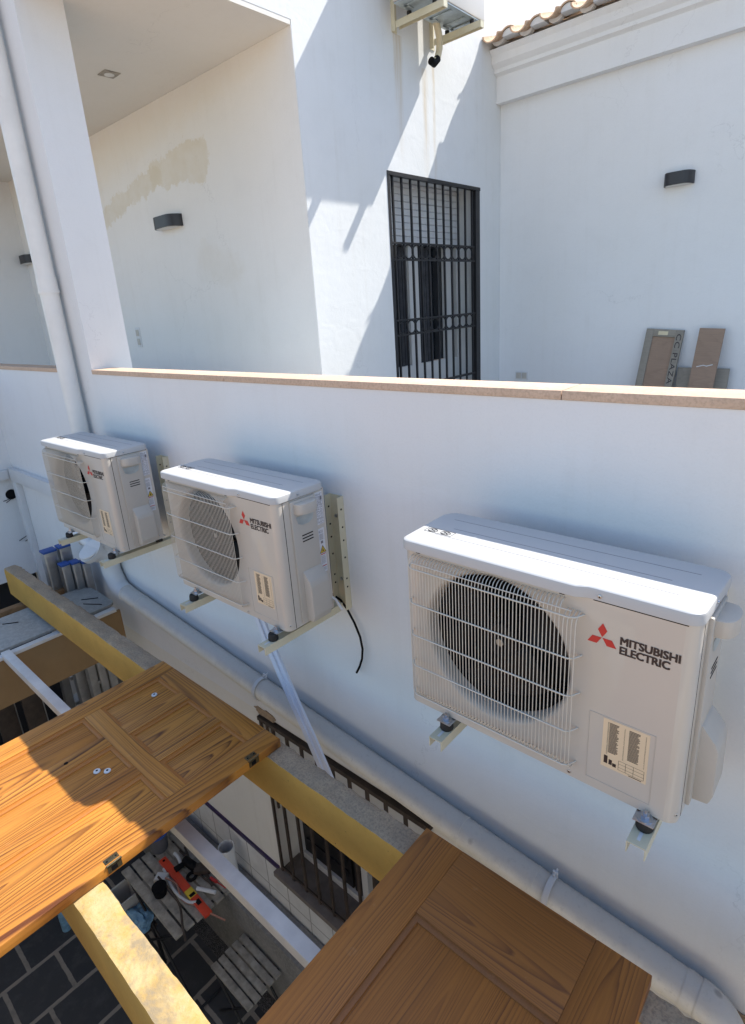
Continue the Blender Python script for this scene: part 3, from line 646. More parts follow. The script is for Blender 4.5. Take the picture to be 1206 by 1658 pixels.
# ================================================================ OUTDOOR UNITS
UW, UD, UH = .80, .263, .564
FC = (.305, -.268); FR = .226
def make_unit():
    root = thing('outdoor_unit', 'x', 'air conditioner', (0, 0, 0), 'outdoor air conditioning units')
    B = lambda mb, n, mt, par=None, **k: mb.build(n, mt, par or root, (0, 0, 0), **k)
    # casing
    mb = MB(); x0, x1, y0, y1, zt, zb = .007, UW-.007, .006, UD-.004, -.028, -UH
    rf = .028
    pts = [(x0, y1), (x0, y0+rf)]+[(x0+rf-rf*math.cos(a), y0+rf-rf*math.sin(a)) for a in [math.pi/2*i/6 for i in range(1, 7)]]
    pts2 = [(x1-rf+rf*math.sin(a), y0+rf-rf*math.cos(a)) for a in [math.pi/2*i/6 for i in range(0, 7)]]+[(x1, y1)]
    b = bmesh.new()
    def strip(pl):
        P = [b.verts.new((x, y, zt)) for x, y in pl]; Q = [b.verts.new((x, y, zb)) for x, y in pl]
        for i in range(len(pl)-1): b.faces.new((P[i], P[i+1], Q[i+1], Q[i]))
    strip(pts); strip(pts2); strip([pts2[-1], pts[0]])
    full = pts+pts2
    b.faces.new([b.verts.new((x, y, zb)) for x, y in full]); b.faces.new([b.verts.new((x, y, zt)) for x, y in full][::-1])
    # front panel with round opening
    N = 72; fx0, fx1 = x0+rf, x1-rf
    angs = sorted([2*math.pi*i/N for i in range(N)]+[math.atan2(z-FC[1], x-FC[0]) % (2*math.pi) for x in (fx0, fx1) for z in (zb, zt)])
    lipr = [(FR, 0), (FR-.004, .002), (FR-.010, .008), (FR-.013, .02), (FR-.013, .05)]
    prev = None; rows = []
    for a in angs:
        ca, sa = math.cos(a), math.sin(a)
        ks = []
        if ca > 1e-9: ks.append((fx1-FC[0])/ca)
        if ca < -1e-9: ks.append((fx0-FC[0])/ca)
        if sa > 1e-9: ks.append((zt-FC[1])/sa)
        if sa < -1e-9: ks.append((zb-FC[1])/sa)
        k = min(ks); row = [b.verts.new((FC[0]+k*ca, y0, FC[1]+k*sa))]+[b.verts.new((FC[0]+r*ca, y0+d, FC[1]+r*sa)) for r, d in lipr]
        rows.append(row)
    for i in range(len(rows)):
        A, C_ = rows[i], rows[(i+1) % len(rows)]
        for j in range(len(A)-1): b.faces.new((A[j], C_[j], C_[j+1], A[j+1]))
    bmesh.ops.remove_doubles(b, verts=b.verts, dist=1e-5)
    bmesh.ops.recalc_face_normals(b, faces=b.faces)
    mb._merge(b, 0, True)
    body = B(mb, 'casing', 'paint', ang=40)
    # dark well with fan
    mb = MB(); mb.tube([(FC[0], y0+.05, FC[1]), (FC[0], y0+.17, FC[1])], FR-.014, 48, cap=False)
    mb.disc((FC[0], y0+.17, FC[1]), (0, -1, 0), FR-.014, 48); B(mb, 'fan_well', 'black')
    fan = MB(); fan.tube([(FC[0], y0+.045, FC[1]), (FC[0], y0+.05, FC[1]), (FC[0], y0+.12, FC[1])], [.035, .05, .055], 24)
    fo = B(fan, 'fan_hub', 'fan')
    for kf in range(3):
        bl = bmesh.new(); a0 = math.radians(120*kf+20); g = []
        for i in range(9):
            rr = .05+(FR-.035-.05)*i/8; rw = []
            for j in range(9):
                s = j/8; sw = math.radians(-8-22*(i/8)+ (60+22*(i/8))*s); an = a0+sw
                rw.append(bl.verts.new((FC[0]+rr*math.cos(an), y0+.055+.055*s+.02*(1-i/8), FC[1]+rr*math.sin(an))))
            g.append(rw)
        for i in range(8):
            for j in range(8): bl.faces.new((g[i][j], g[i+1][j], g[i+1][j+1], g[i][j+1]))
        mb = MB(); mb._merge(bl, 0, True); B(mb, 'fan_blade', 'fan', fo)
    mb = MB(); mb.tube([(FC[0], y0+.040, FC[1]), (FC[0], y0+.046, FC[1])], .012, 6); B(mb, 'fan_nut', 'zinc', fo)
    # wire guard
    mb = MB(); nv = 50; gx0, gx1 = .047, .543
    for i in range(nv):
        x = gx0+(gx1-gx0)*i/(nv-1); zt_ = -.046; 
        if x > .505: zt_ = -.072
        p = [(x, y0-.001, zt_), (x, y0-.010, zt_-.001), (x, y0-.020, zt_-.006), (x, y0-.027, zt_-.016), (x, y0-.030, zt_-.030), (x, y0-.030, -.495), (x, y0-.026, -.510), (x, y0-.018, -.519), (x, y0-.001, -.522)]
        mb.tube(p, .0013, 5)
    for z in (-.078, -.190, -.297, -.403, -.508):
        p = [(gx0-.012, y0-.001, z), (gx0-.006, y0-.016, z), (gx0+.004, y0-.028, z), (gx0+.015, y0-.0325, z), (gx1-.015, y0-.0325, z), (gx1-.004, y0-.026, z), (gx1+.008, y0-.001, z)]
        mb.tube(p, .0022, 6)
    mb.tube([(gx0+.01, y0-.0315, -.060), (gx1-.01, y0-.0315, -.060)], .0016, 5)
    B(mb, 'wire_guard', 'wire', ang=80)
    # lid
    def lidpoly(inset, z):
        r = .035-inset*.5; e = inset; P = []
        xa, xb, ya, yb = e, UW-e, e, UD-e
        def c(cx, cy, a0, a1, r): return [(cx+r*math.cos(math.radians(a0+(a1-a0)*i/6)), cy+r*math.sin(math.radians(a0+(a1-a0)*i/6))) for i in range(7)]
        P += c(xa+r, ya-.010+r*.8, 180, 270, r*.8) ; 
        P += [(.520, ya-.010), (.532, ya-.009), (.545, ya-.003), (.556, ya+.003), (.568, ya+.004)]
        P += c(xb-r, ya+.004+r*.9, 270, 360, r*.9)
        P += c(xb-.03, yb-.03, 0, 90, .03); P += c(xa+.045, yb-.045, 90, 180, .045)
        return P
    b = bmesh.new(); lv = []
    for ins, z in ((.001, -.031), (.000, -.030), (.000, -.008), (.0016, -.0035), (.005, -.001), (.012, 0)):
        lv.append([b.verts.new((x, y, z)) for x, y in lidpoly(ins, z)])
    for A, C_ in zip(lv, lv[1:]):
        for i in range(len(A)): b.faces.new((A[i], A[(i+1) % len(A)], C_[(i+1) % len(A)], C_[i]))
    b.faces.new(lv[-1]); b.faces.new(lv[0][::-1]); bmesh.ops.recalc_face_normals(b, faces=b.faces)
    mb = MB(); mb._merge(b, 0, True)
    lid = B(mb, 'top_cover', 'paint_lid_shade', ang=30)
    for y, xa, xb in ((.072, .075, .735), (.135, .10, .70), (.20, .06, .745)):
        mb = MB(); mb.box((xa, y-.0007, -.001), (xb, y+.0007, .0004)); B(mb, 'pressed_line', 'grey_ink', lid)
    mb = MB()
    for cx in (.055, .100):
        mb.tube([(cx+.016*math.cos(a), .092+.011*math.sin(a), .0006) for a in [2*math.pi*q/20 for q in range(20)]], .0009, 5, closed=True)
        mb.tube([(cx-.011, .084, .0006), (cx+.011, .100, .0006)], .0010, 5); mb.tube([(cx-.012, .100, .0006), (cx, .094, .0006), (cx+.010, .086, .0006)], .0010, 5)
    for a_, b_ in (((.032, .078), (.125, .078)), ((.125, .078), (.125, .108)), ((.125, .108), (.032, .108)), ((.032, .108), (.032, .078))): mb.tube([(*a_, .0005), (*b_, .0005)], .0006, 4)
    B(mb, 'warning_mark', 'ink', lid)
    # seams, screws, recess outline
    mb = MB(); mb.box((UW-.0072, .044, zb+.002), (UW-.0066, .0465, -.031)); mb.box((.57, y0-.0006, -.0335), (UW-.03, y0+.001, -.0312)); mb.box((UW-.0075, .035, -.0335), (UW-.0064, UD-.01, -.0312))
    B(mb, 'panel_seam', 'black')
    mb = MB()
    for a_, b_ in (((.578, -.335), (.732, -.3355)), ((.578, -.535), (.732, -.5355))): mb.box((a_[0], y0-.0012, a_[1]-.001), (b_[0], y0+.001, a_[1]))
    for x in (.578, .731): mb.box((x, y0-.0012, -.535), (x+.001, y0+.001, -.335))
    B(mb, 'recess_outline', 'plastic')
    def screw(p, n, r=.0045):
        p = Vector(p); n = Vector(n)
        mb = MB(); mb.tube([p-n*.001, p+n*.002, p+n*.0028], [r*1.1, r, r*.6], 12); s = B(mb, 'screw', 'zinc')
        mb = MB(); mb.tube([p+n*.0026, p+n*.0032], r*.4, 6); B(mb, 'screw_recess', 'black', s)
    screw((.585, -.0005+.004, -.019), (0, -1, 0)); screw((.068, y0, -.525), (0, -1, 0)); screw((.50, y0, -.537), (0, -1, 0)); screw((.535, y0, -.55), (0, -1, 0))
    screw((UW-.001, .12, -.018), (1, 0, 0)); screw((UW-.007, .083, -.245), (1, 0, 0), .006); screw((UW-.012, .02, -.540), (.8, -.6, 0)); screw((UW-.007, .235, -.54), (1, 0, 0))
    # grille clips
    for x in (.063, .495):
        mb = MB(); mb.box((x-.006, y0-.003, -.040), (x+.006, y0+.001, -.035)); B(mb, 'guard_clip', 'black')
    # service cover on the right side
    sx = UW-.007
    mb = MB(); mb.box((sx-.001, .076, -.552), (sx+.010, .205, -.038), bev=.004)
    prof = [(sx, -.33), (sx+.013, -.335), (sx+.042, -.372), (sx+.050, -.392), (sx+.052, -.52), (sx+.044, -.548), (sx, -.552)]
    mb.prism([(x, .102, z) for x, z in prof], (0, .10, 0), bev=.006)
    cov = B(mb, 'service_cover', 'plastic', ang=30)
    mb = MB(); pts = []
    for i in range(13):
        a = math.pi*i/12; pts.append((sx+.008+.042*math.sin(a)**.6, .142-.052*math.cos(a)))
    mb.prism([(x, y, -.090) for x, y in pts], (0, 0, .042), bev=.003); 
    B(mb, 'carry_handle', 'plastic', cov)
    mb = MB(); mb.prism([(sx+.0104, .095, -.104), (sx+.0104, .189, -.104), (sx+.0104, .180, -.132), (sx+.0104, .160, -.142), (sx+.0104, .125, -.142), (sx+.0104, .104, -.132)], (.0006, 0, 0)); B(mb, 'grip_shadow', 'coil_tray', cov)  # flat patch; the recess shadow under the handle is put into its colour
    for k in range(3):
        mb = MB(); z = -.186-k*.0125; mb.box((sx+.0098, .118, z-.0022), (sx+.0108, .175, z+.0022)); B(mb, 'vent_slot', 'black', cov)
    # side labels
    mb = MB(); mb.box((sx+.0002, .210, -.175), (sx+.0007, .249, -.040)); mb.box((sx+.0002, .211, -.242), (sx+.0007, .243, -.192)); mb.box((sx+.0002, .211, -.385), (sx+.0007, .243, -.243))
    sl_ = B(mb, 'data_label', 'label_white')
    mb = MB(); X = sx+.0009; rnd = random.Random(4)
    z = -.046
    put_text(mb, 'R32', (X, .214, -.212), (0, 1, 0), (0, 0, 1), .022, .011, off=0)
    while z > -.172:
        y = .2125
        while y < .246:
            l = rnd.uniform(.002, .008)
            if rnd.random() < .8: mb.quad([(X, y, z), (X, min(y+l, .247), z), (X, min(y+l, .247), z-.0016), (X, y, z-.0016)])
            y += l+.0015
        z -= rnd.choice([.0032, .0032, .005])
    mb.quad([(X+.0001, .236, -.060), (X+.0001, .246, -.060), (X+.0001, .246, -.074), (X+.0001, .236, -.074)])
    for z in [-.218, -.222, -.226, -.230, -.234, -.238]: mb.quad([(X, .214, z), (X, .236, z), (X, .236, z-.0015), (X, .214, z-.0015)])
    for z in [-.312-.0045*i for i in range(8)]+[-.365-.0045*i for i in range(3)]: mb.quad([(X, .214, z), (X, .238, z), (X, .238, z-.0014), (X, .214, z-.0014)])
    mb.quad([(X, .220, -.247), (X, .232, -.247), (X, .232, -.258), (X, .220, -.258)])
    B(mb, 'label_print', 'grey_ink', sl_)
    for zz in (-.303, -.355): mb = MB(); mb.quad([(X, .213, zz), (X, .241, zz), (X, .241, zz-.0038), (X, .213, zz-.0038)]); B(mb, 'warning_band', 'red', sl_)
    mb = MB(); mb.prism([(X, .211, -.298), (X, .243, -.298), (X, .227, -.268)], (.0003, 0, 0)); tr = B(mb, 'warning_triangle', 'label_yellow', sl_)
    mb = MB()
    tri = [(X+.0005, .211, -.298), (X+.0005, .243, -.298), (X+.0005, .227, -.268)]
    for i in range(3): mb.tube([tri[i], tri[(i+1) % 3]], .0011, 4)
    mb.prism([(X+.0003, .2225, -.294), (X+.0003, .2315, -.294), (X+.0003, .230, -.287), (X+.0003, .227, -.279), (X+.0003, .2245, -.286)], (.0002, 0, 0))
    B(mb, 'triangle_print', 'ink', tr)
    # front emblem
    mb = MB(); yy = y0-.0004; cx, cz, L = .5955, -.1235, .0365
    def rh(a1, a2, s=1):
        v1 = (math.cos(math.radians(a1)), math.sin(math.radians(a1))); v2 = (math.cos(math.radians(a2)), math.sin(math.radians(a2)))
        g = .0006; mx = ((v1[0]+v2[0])*g, (v1[1]+v2[1])*g)
        P = [(0, 0), (v1[0]*L/1.73*1.0, v1[1]*L/1.73), ((v1[0]+v2[0])*L/1.73, (v1[1]+v2[1])*L/1.73), (v2[0]*L/1.73, v2[1]*L/1.73)]
        mb.prism([(cx+(px+mx[0])*1.03, yy, cz+pz+mx[1]) for px, pz in P], (0, -.0004, 0))
    rh(60, 120); rh(180, 240); rh(300, 360)
    B(mb, 'emblem', 'red')
    OFF = [(0, 0), (.0011, .0), (.0022, 0), (0, .0009), (.0011, .0009), (.0022, .0009), (0, .0016), (.0011, .0016), (.0022, .0016)]
    for wrd, wdt, z0 in (('MITSUBISHI', .1248, -.1275), ('ELECTRIC', .1058, -.1520)):
        mb = MB()
        for q, (dx, dz) in enumerate(OFF): put_text(mb, wrd, (.636+dx, yy-.0003-q*.00003, z0+dz), (1, 0, 0), (0, 0, 1), wdt, .0195, off=0)
        B(mb, 'lettering', 'ink')
    # rating label
    mb = MB(); mb.box((.613, y0-.0006, -.482), (.720, y0+.0002, -.340)); lb = B(mb, 'rating_label', 'label_cream')
    mb = MB(); Y = y0-.0009; rnd = random.Random(9)
    def ln(xa, xb, za, zb_): mb.quad([(xa, Y, za), (xb, Y, za), (xb, Y, zb_), (xa, Y, zb_)])
    for c0, c1, dn in ((.624, .6285, 0), (.6285, .651, 1), (.663, .6665, 0), (.674, .699, 1), (.711, .7145, 0)):
        z = -.348
        while z > (-.435 if dn else -.44):
            if dn: ln(c0, c1-rnd.uniform(0, .006) if rnd.random() < .5 else c1, z, z-.0020)
            else: ln(c0 if rnd.random() < .9 else c0+.001, c1-.0012, z, z-.0012)
            z -= .0034
    ln(.620, .629, -.447, -.470); ln(.632, .640, -.455, -.470); ln(.641, .650, -.462, -.472)
    for z in (-.447, -.456, -.466, -.474): ln(.655, .714, z, z-.0008)
    for x in (.655, .672, .690, .714): ln(x, x+.0008, -.447, -.474)
    ln(.680, .710, -.4775, -.4795)
    B(mb, 'label_print', 'ink', lb)
    # feet plates
    for xf in (.155, .73):
        mb = MB(); mb.box((xf-.024, -.026, -UH-.006), (xf+.024, .03, -UH-.0032), bev=.001); B(mb, 'foot_plate', 'zinc'); mb = MB(); mb.box((xf-.024, UD-.03, -UH-.006), (xf+.024, UD+.03, -UH-.0032), bev=.001); B(mb, 'foot_plate', 'zinc')
        mb = MB(); mb.tube([(xf, -.008, -UH-.003), (xf, -.008, -UH+.0005)], .018, 20); mb.tube([(xf, -.008, -UH+.0005), (xf, -.008, -UH+.011)], .0105, 6); mb.tube([(xf, -.008, -UH+.011), (xf, -.008, -UH+.020)], .005, 10); B(mb, 'bolt', 'zinc')
    for xf in (.25, .40, .56):
        mb = MB(); mb.tube([(xf, .05, -UH), (xf, .05, -UH-.008)], .012, 12); B(mb, 'base_plug', 'black')
    return root

unit = make_unit()
units = [(unit, (0, -.36, 0), -.0048), (None, (-1.4051, -.3437, .0055), .0053), (None, (-2.8069, -.3489, .0086), .0177)]
UL = ['white outdoor unit nearest the camera, largest on the right of the wall', 'white outdoor unit in the middle, black cable hanging beside it', 'white outdoor unit furthest left, mounted in front of the downpipe']
for i, (u, loc, rz) in enumerate(units):
    if u is None: u = copy_tree(unit)
    u.location = loc; u.rotation_euler = (0, 0, rz); u['label'] = UL[i]

# ---------------------------------------------------------------- brackets
def make_bracket():
    root = thing('wall_bracket', 'x', 'bracket', (0, 0, 0), 'cream brackets under the outdoor units')
    h = .495; B = lambda mb, n, mt: mb.build(n, mt, root, (0, 0, 0))
    mb = MB(); mb.box((-.030, -.004, -.03), (.042, -.0005, h)); mb.box((-.0325, -.036, -.03), (-.030, -.0005, h)); mb.box((.042, -.036, -.03), (.0445, -.0005, h))
    rl = B(mb, 'rail', 'bracket')
    mb = MB()
    for z in (.08, .12, .22, .30, .36, .44): mb.tube([(.0447, -.018, z), (.0453, -.018, z)], .0045, 10); mb.tube([(-.0297, -.018, z), (-.0291, -.018, z)], .0045, 10)
    mb.build('punched_hole', 'black', rl, (0, 0, 0))
    mb = MB(); 
    for z in (.10, .40): mb.tube([(0, -.0042, z), (0, -.011, z)], .008, 6)
    mb.build('anchor_bolt', 'zinc', rl, (0, 0, 0))
    mb = MB(); mb.box((-.022, -.475, -.0025), (.022, -.035, 0)); mb.box((-.022, -.475, -.034), (-.0195, -.036, -.0026)); mb.box((.0195, -.475, -.034), (.022, -.036, -.0026))
    ar = B(mb, 'arm', 'bracket')
    mb = MB(); mb.box((-.004, -.458, .0002), (.004, -.425, .0006), bev=.0001); mb.build('slot', 'pvc', ar, (0, 0, 0))
    for y in (-.412, -.125):
        mb = MB(); mb.tube([(0, y, .0002), (0, y, .004), (0, y, .024), (0, y, .029)], [.019, .021, .0195, .017], 20); mb.build('rubber_foot', 'rubber', ar, (0, 0, 0))
    return root
br0 = make_bracket(); BL = []
spec = []
names = ['nearest', 'middle', 'furthest']
for ui, (u, loc, rz) in enumerate(units):
    for xf, side in ((.155, 'left'), (.73, 'right')):
        spec.append((loc[0]+xf*math.cos(rz), loc[2]-UH-.006-.029, 'cream bracket under the %s end of the %s outdoor unit' % (side, ['nearest', 'middle', 'furthest left'][ui]), loc[1]))
for i, (x, z, lab, yf) in enumerate(spec):
    o = br0 if i == 0 else copy_tree(br0)
    o.location = (x, YW, z); o['label'] = lab

# ---------------------------------------------------------------- upper unit on the side wall
t = thing('outdoor_unit', 'outdoor unit high on the side wall, seen from below at the top edge', 'air conditioner', (X1, 2.81, 2.66), 'outdoor air conditioning units')
def AB(mb, n, mt, par=None): return mb.build(n, mt, par or t, (0, 0, 0))
mb = MB(); mb.box((.13, -.41, .045), (.40, .41, .62), bev=.012); AB(mb, 'casing', 'paint')
mb = MB(); mb.box((.125, -.415, .621), (.41, .415, .65), bev=.01); AB(mb, 'top_cover', 'paint_lid_shade')
mb = MB(); mb.box((.135, -.40, .036), (.395, .40, .0445), bev=.002)
for yy in (-.30, -.12, .02, .2, .3):
    mb.box((.17, yy-.035, .028), (.36, yy-.01, .036), bev=.004); mb.box((.17, yy-.035, .028), (.20, yy+.05, .036), bev=.004)
AB(mb, 'base_tray', 'coil_tray')
for yy in (-.24, .255):
    for xx in (.15, .38): mb = MB(); mb.tube([(xx, yy, .002), (xx, yy, .028)], .018, 14); AB(mb, 'rubber_foot', 'rubber')
for k, (yy, nm) in enumerate(((-.24, 'left'), (.255, 'right'))):
    b_ = thing('wall_bracket', 'cream bracket holding the %s end of the high outdoor unit' % ('near' if k == 0 else 'far'), 'bracket', (X1, 2.81+yy, 2.66), 'cream brackets of the high unit')
    mb = MB(); mb.box((.0005, -.03, -.06), (.006, .03, .48)); mb.box((.006, -.03, -.06), (.035, -.026, .48)); mb.build('rail', 'bracket', b_, (0, 0, 0))
    mb = MB(); mb.box((.037, -.024, -.003), (.47, .024, 0)); mb.box((.037, -.024, -.045), (.47, -.021, -.0035)); mb.box((.037, .021, -.045), (.47, .024, -.0035)); mb.box((.462, -.0205, -.045), (.4695, .0205, -.0035)); mb.build('arm', 'bracket', b_, (0, 0, 0))
t = thing('drain_hose', 'short cream drain hose with black end hanging below the high outdoor unit', 'hose', (X1+.15, 2.95, 2.7))
mb = MB(); pth = [(-.02, -.17, .06), (-.01, -.10, .05), (0, -.03, .0), (.0, .005, -.08), (0, 0, -.16), (0, -.03, -.23), (0, -.075, -.262)]
mb.tube(pth, .026, 14); mb.build('hose', 'cream_tube', t, (0, 0, 0))
mb = MB(); mb.tube([(0, -.03, -.232), (0, -.078, -.27), (0, -.12, -.262)], [.029, .030, .028], 14); mb.build('elbow', 'black', t, (0, 0, 0))

# ================================================================ PIPES
def zp(x): return -1.44-.09*x
YP = YW-.0125-.0575
t = thing('drain_pipe', 'thick grimy white drain pipe sloping along the wall below the units', 'pipe', (-1, YP, zp(-1)))
mb = MB(); mb.tube([(-2.98, YP, zp(-2.98)), (-2, YP, zp(-2)), (-1, YP, zp(-1)), (0, YP, zp(0)), (.86, YP, zp(.86))], .0575, 32); wbuild(mb, 'pipe_run', 'pipe', t)
def coupling(x, ln=.09, r=.0605):
    mb = MB(); mb.tube([(x-ln/2, YP, zp(x-ln/2)), (x+ln/2, YP, zp(x+ln/2))], r, 32); wbuild(mb, 'coupling', 'pipe', t)
for x, l in ((-2.62, .012), (.70, .13), (.83, .03), (-.02, .012), (.30, .012)): coupling(x, l, .0594)
mb = MB(); cpt = []
for i in range(9):
    a = math.radians(80*i/8); cpt.append((.86+.10*math.sin(a), YP-.03*(1-math.cos(a)), zp(.86)-.10*(1-math.cos(a))))
cpt.append((cpt[-1][0]+.04, cpt[-1][1]-.01, cpt[-1][2]-.5)); mb.tube(cpt, .060, 32); wbuild(mb, 'elbow', 'pipe', t)
for x in (.365, -1.32):
    mb = MB(); R = .0625
    pts = [(x, YP+R*math.cos(a), zp(x)+R*math.sin(a)) for a in [math.radians(q) for q in range(60, 265, 12)]]
    b = bmesh.new(); rows = []
    for p in pts:
        d = (Vector(p)-Vector((x, YP, zp(x)))).normalized()
        rows.append([b.verts.new(Vector(p)+Vector((dx, 0, 0))+d*dr) for dx, dr in ((-.011, 0), (-.011, .004), (.011, .004), (.011, 0))])
    for A, C_ in zip(rows, rows[1:]):
        for i in range(4): b.faces.new((A[i], A[(i+1) % 4], C_[(i+1) % 4], C_[i]))
    bmesh.ops.recalc_face_normals(b, faces=b.faces); mb._merge(b, 0, True)
    mb.box((x-.010, YP+.026, zp(x)+.050), (x+.010, YP+.036, zp(x)+.078), bev=.002); mb.tube([(x, YP+.015, zp(x)+.070), (x, YP+.050, zp(x)+.070)], .004, 8)
    wbuild(mb, 'pipe_clip', 'pvc', t)
# downpipe
t = thing('downpipe', 'tall white painted downpipe in front of the porch pillar', 'pipe', (-3.02, YW-.065, -1))
mb = MB(); DX = -3.02; DY = YW-.068
mb.tube([(DX, DY, 3.4), (DX, DY, .9), (DX, DY, -.72)], .055, 28); wbuild(mb, 'pipe_run', 'pipe_white', t)
mb = MB(); mb.tube([(DX, DY, .95), (DX, DY, .87)], .0585, 28); wbuild(mb, 'coupling', 'pipe_white', t)
mb = MB(); mb.tube([(DX, DY, .875), (DX, DY, .855)], .0615, 28); wbuild(mb, 'coupling_rim', 'pipe_white', t)
# branch fitting with round cap
t = thing('pipe_branch', 'white branch fitting with round cap joining downpipe and drain pipe', 'pipe fitting', (-3.02, -.05, -1.0))
mb = MB(); mb.tube([(DX, DY, -.70), (DX, DY, -.95), (DX+.004, DY-.002, -1.06), (DX+.06, YP, zp(-2.96)+.02), (-2.9, YP, zp(-2.9)), (-2.84, YP, zp(-2.84))], [.062, .064, .066, .066, .062, .061], 28)
mb.tube([(DX, DY, -.93), (DX+.005, DY-.10, -.875)], .066, 28); wbuild(mb, 'fitting_body', 'pvc', t)
mb = MB(); mb.tube([(DX+.004, DY-.095, -.878), (DX+.007, DY-.118, -.852)], [.088, .090], 36); mb.tube([(DX+.007, DY-.118, -.852), (DX+.0074, DY-.121, -.8465)], [.084, .080], 36); wbuild(mb, 'round_cap', 'pvc', t)
mb = MB(); mb.tube([(DX, DY-.02, -.90), (DX-.15, DY-.05, -.86), (DX-.36, DY-.06, -.80)], .045, 20); mb.tube([(DX-.22, DY-.05, -.845), (DX-.26, DY-.055, -.83)], .052, 20); wbuild(mb, 'side_branch', 'pvc', t)
t = thing('drain_hose', 'black length of cable hanging down the wall beside the middle unit', 'cable', (-.6, .02, -.6))
t.name = 'hanging_cable'
mb = MB(); mb.tube([(-.80, -.02, -.545), (-.726, .02, -.576), (-.68, .025, -.595), (-.646, .025, -.625), (-.60, .02, -.68), (-.571, .02, -.742), (-.562, .02, -.80), (-.57, .02, -.855), (-.59, .02, -.905), (-.612, .02, -.945)], .0052, 10); wbuild(mb, 'cable_length', 'black', t)
t = thing('condensate_stub', 'short thin white tube poking out low at the back of the middle unit', 'tube', (-.62, -.08, -.52))
mb = MB(); mb.tube([(-.64, -.09, -.50), (-.60, -.08, -.52), (-.575, -.07, -.565)], .006, 10); wbuild(mb, 'tube_end', 'pvc', t)
t = thing('plastic_duct', 'pair of pale plastic duct strips hanging from the middle unit to the beam', 'cable duct', (-.8, -.15, -1.2))
for k, (dx, dy) in enumerate(((0, 0), (.028, .012))):
    mb = MB(); P = [(-1.20+dx, -.09+dy, -.775), (-1.10+dx, -.12+dy, -.88), (-.99+dx, -.15+dy, -.985), (-.87+dx, -.175+dy, -1.12), (-.76+dx, -.19+dy, -1.26), (-.66+dx, -.20+dy, -1.42), (-.55+dx, -.20+dy, -1.65)]
    b = bmesh.new(); rows = []
    for p in P: rows.append([b.verts.new(Vector(p)+Vector(q)) for q in ((-.013, 0, -.004), (.013, .004, 0), (.013, .016, 0), (-.013, .012, -.004))])
    for A, C_ in zip(rows, rows[1:]):
        for i in range(4): b.faces.new((A[i], A[(i+1) % 4], C_[(i+1) % 4], C_[i]))
    bmesh.ops.recalc_face_normals(b, faces=b.faces); mb._merge(b); wbuild(mb, 'duct_strip', 'conduit', t)
# trunking left
t = thing('cable_trunking', 'white cable trunking running along the wall and down the far left corner', 'trunking', (-4.9, .03, -.6))
mb = MB(); mb.box((-4.89, YW-.055, -.655), (-2.9, YW-.0005, -.535), bev=.006); mb.box((-4.89, YW-.057, -.540), (-2.9, YW-.054, -.533)); wbuild(mb, 'wall_run', 'pvc', t)
mb = MB(); mb.box((-4.949, -.5, -.64), (-4.90, YW-.056, -.555), bev=.005); wbuild(mb, 'return_run', 'pvc', t)
mb = MB(); mb.box((-4.86, YW-.05, -1.75), (-4.79, YW-.0005, -.656), bev=.005); wbuild(mb, 'vertical_run', 'pvc', t)
mb = MB(); mb.tube([(-4.90, YW-.03, -1.4), (-4.91, YW-.03, -.67)], .014, 10); wbuild(mb, 'corner_conduit', 'pvc', t)

# ================================================================ BEAMS, BATTENS, BOARDS
def beam(name, label, x0, x1, y0, y1, z0, z1, topm, sidem, jit=.004, seed=1, part='timber'):
    t = thing(name, label, 'beam', ((x0+x1)/2, (y0+y1)/2, z0)); rnd = random.Random(seed)
    b = bmesh.new(); n = int((x1-x0)/.02); nyy = 6; nz = 7; rows = []
    ring = [(y0+(y1-y0)*i/nyy, z1) for i in range(nyy+1)]+[(y1, z1-(z1-z0)*i/nz) for i in range(1, nz+1)]+[(y1-(y1-y0)*i/nyy, z0) for i in range(1, nyy+1)]+[(y0, z0+(z1-z0)*i/nz) for i in range(1, nz)]
    for i in range(n+1):
        x = x0+(x1-x0)*i/n; row = []
        for (y, z) in ring:
            edge = (abs(z-z1) < 1e-6 and (abs(y-y0) < 1e-6 or abs(y-y1) < 1e-6))
            q = mnoise.noise(Vector((x*9, y*30+seed, z*30))); q2 = mnoise.noise(Vector((x*40, y*60+seed, z*60)))
            top = abs(z-z1) < 1e-6
            dz = (q*jit+q2*jit*.5) if top else 0; dy = 0
            if edge:
                c = abs(q)*jit*1.6+abs(q2)*jit*1.2; dz -= c; dy = (c if abs(y-y0) < 1e-6 else -c)*.7
            row.append(b.verts.new((x, y+dy, z+dz)))
        rows.append(row)
    R = len(ring)
    for A, C_ in zip(rows, rows[1:]):
        for k in range(R):
            f = b.faces.new((A[k], A[(k+1) % R], C_[(k+1) % R], C_[k])); f.smooth = True
            f.material_index = 0 if k < nyy else 1
    b.faces.new(rows[0]).material_index = 1; b.faces.new(rows[-1][::-1]).material_index = 1
    bmesh.ops.recalc_face_normals(b, faces=b.faces)
    me = bpy.data.meshes.new(part); bmesh.ops.translate(b, vec=-Vector(t.location), verts=b.verts); b.to_mesh(me); b.free()
    me.materials.append(M[topm]); me.materials.append(M[sidem]); me.set_sharp_from_angle(angle=math.radians(40))
    o = bpy.data.objects.new(part, me); COL.objects.link(o); o.parent = t; return t
beam('concrete_beam', 'ochre painted concrete beam with rough grey top, running under both doors beside the wall', -3.755, 2.6, -.511, -.415, -1.255, -1.042, 'beam_top', 'yellow', .0065, 1, 'beam_body')
beam('concrete_beam', 'ochre beam with limewashed sunlit top at the bottom left', -2.6, 2.6, -1.275, -1.18, -1.275, -1.042, 'beam_cream', 'yellow', .003, 5, 'beam_body')
t = thing('metal_bar', 'square white painted bar running between the two beams under the doors', 'bar', (-.5, -.82, -1.3))
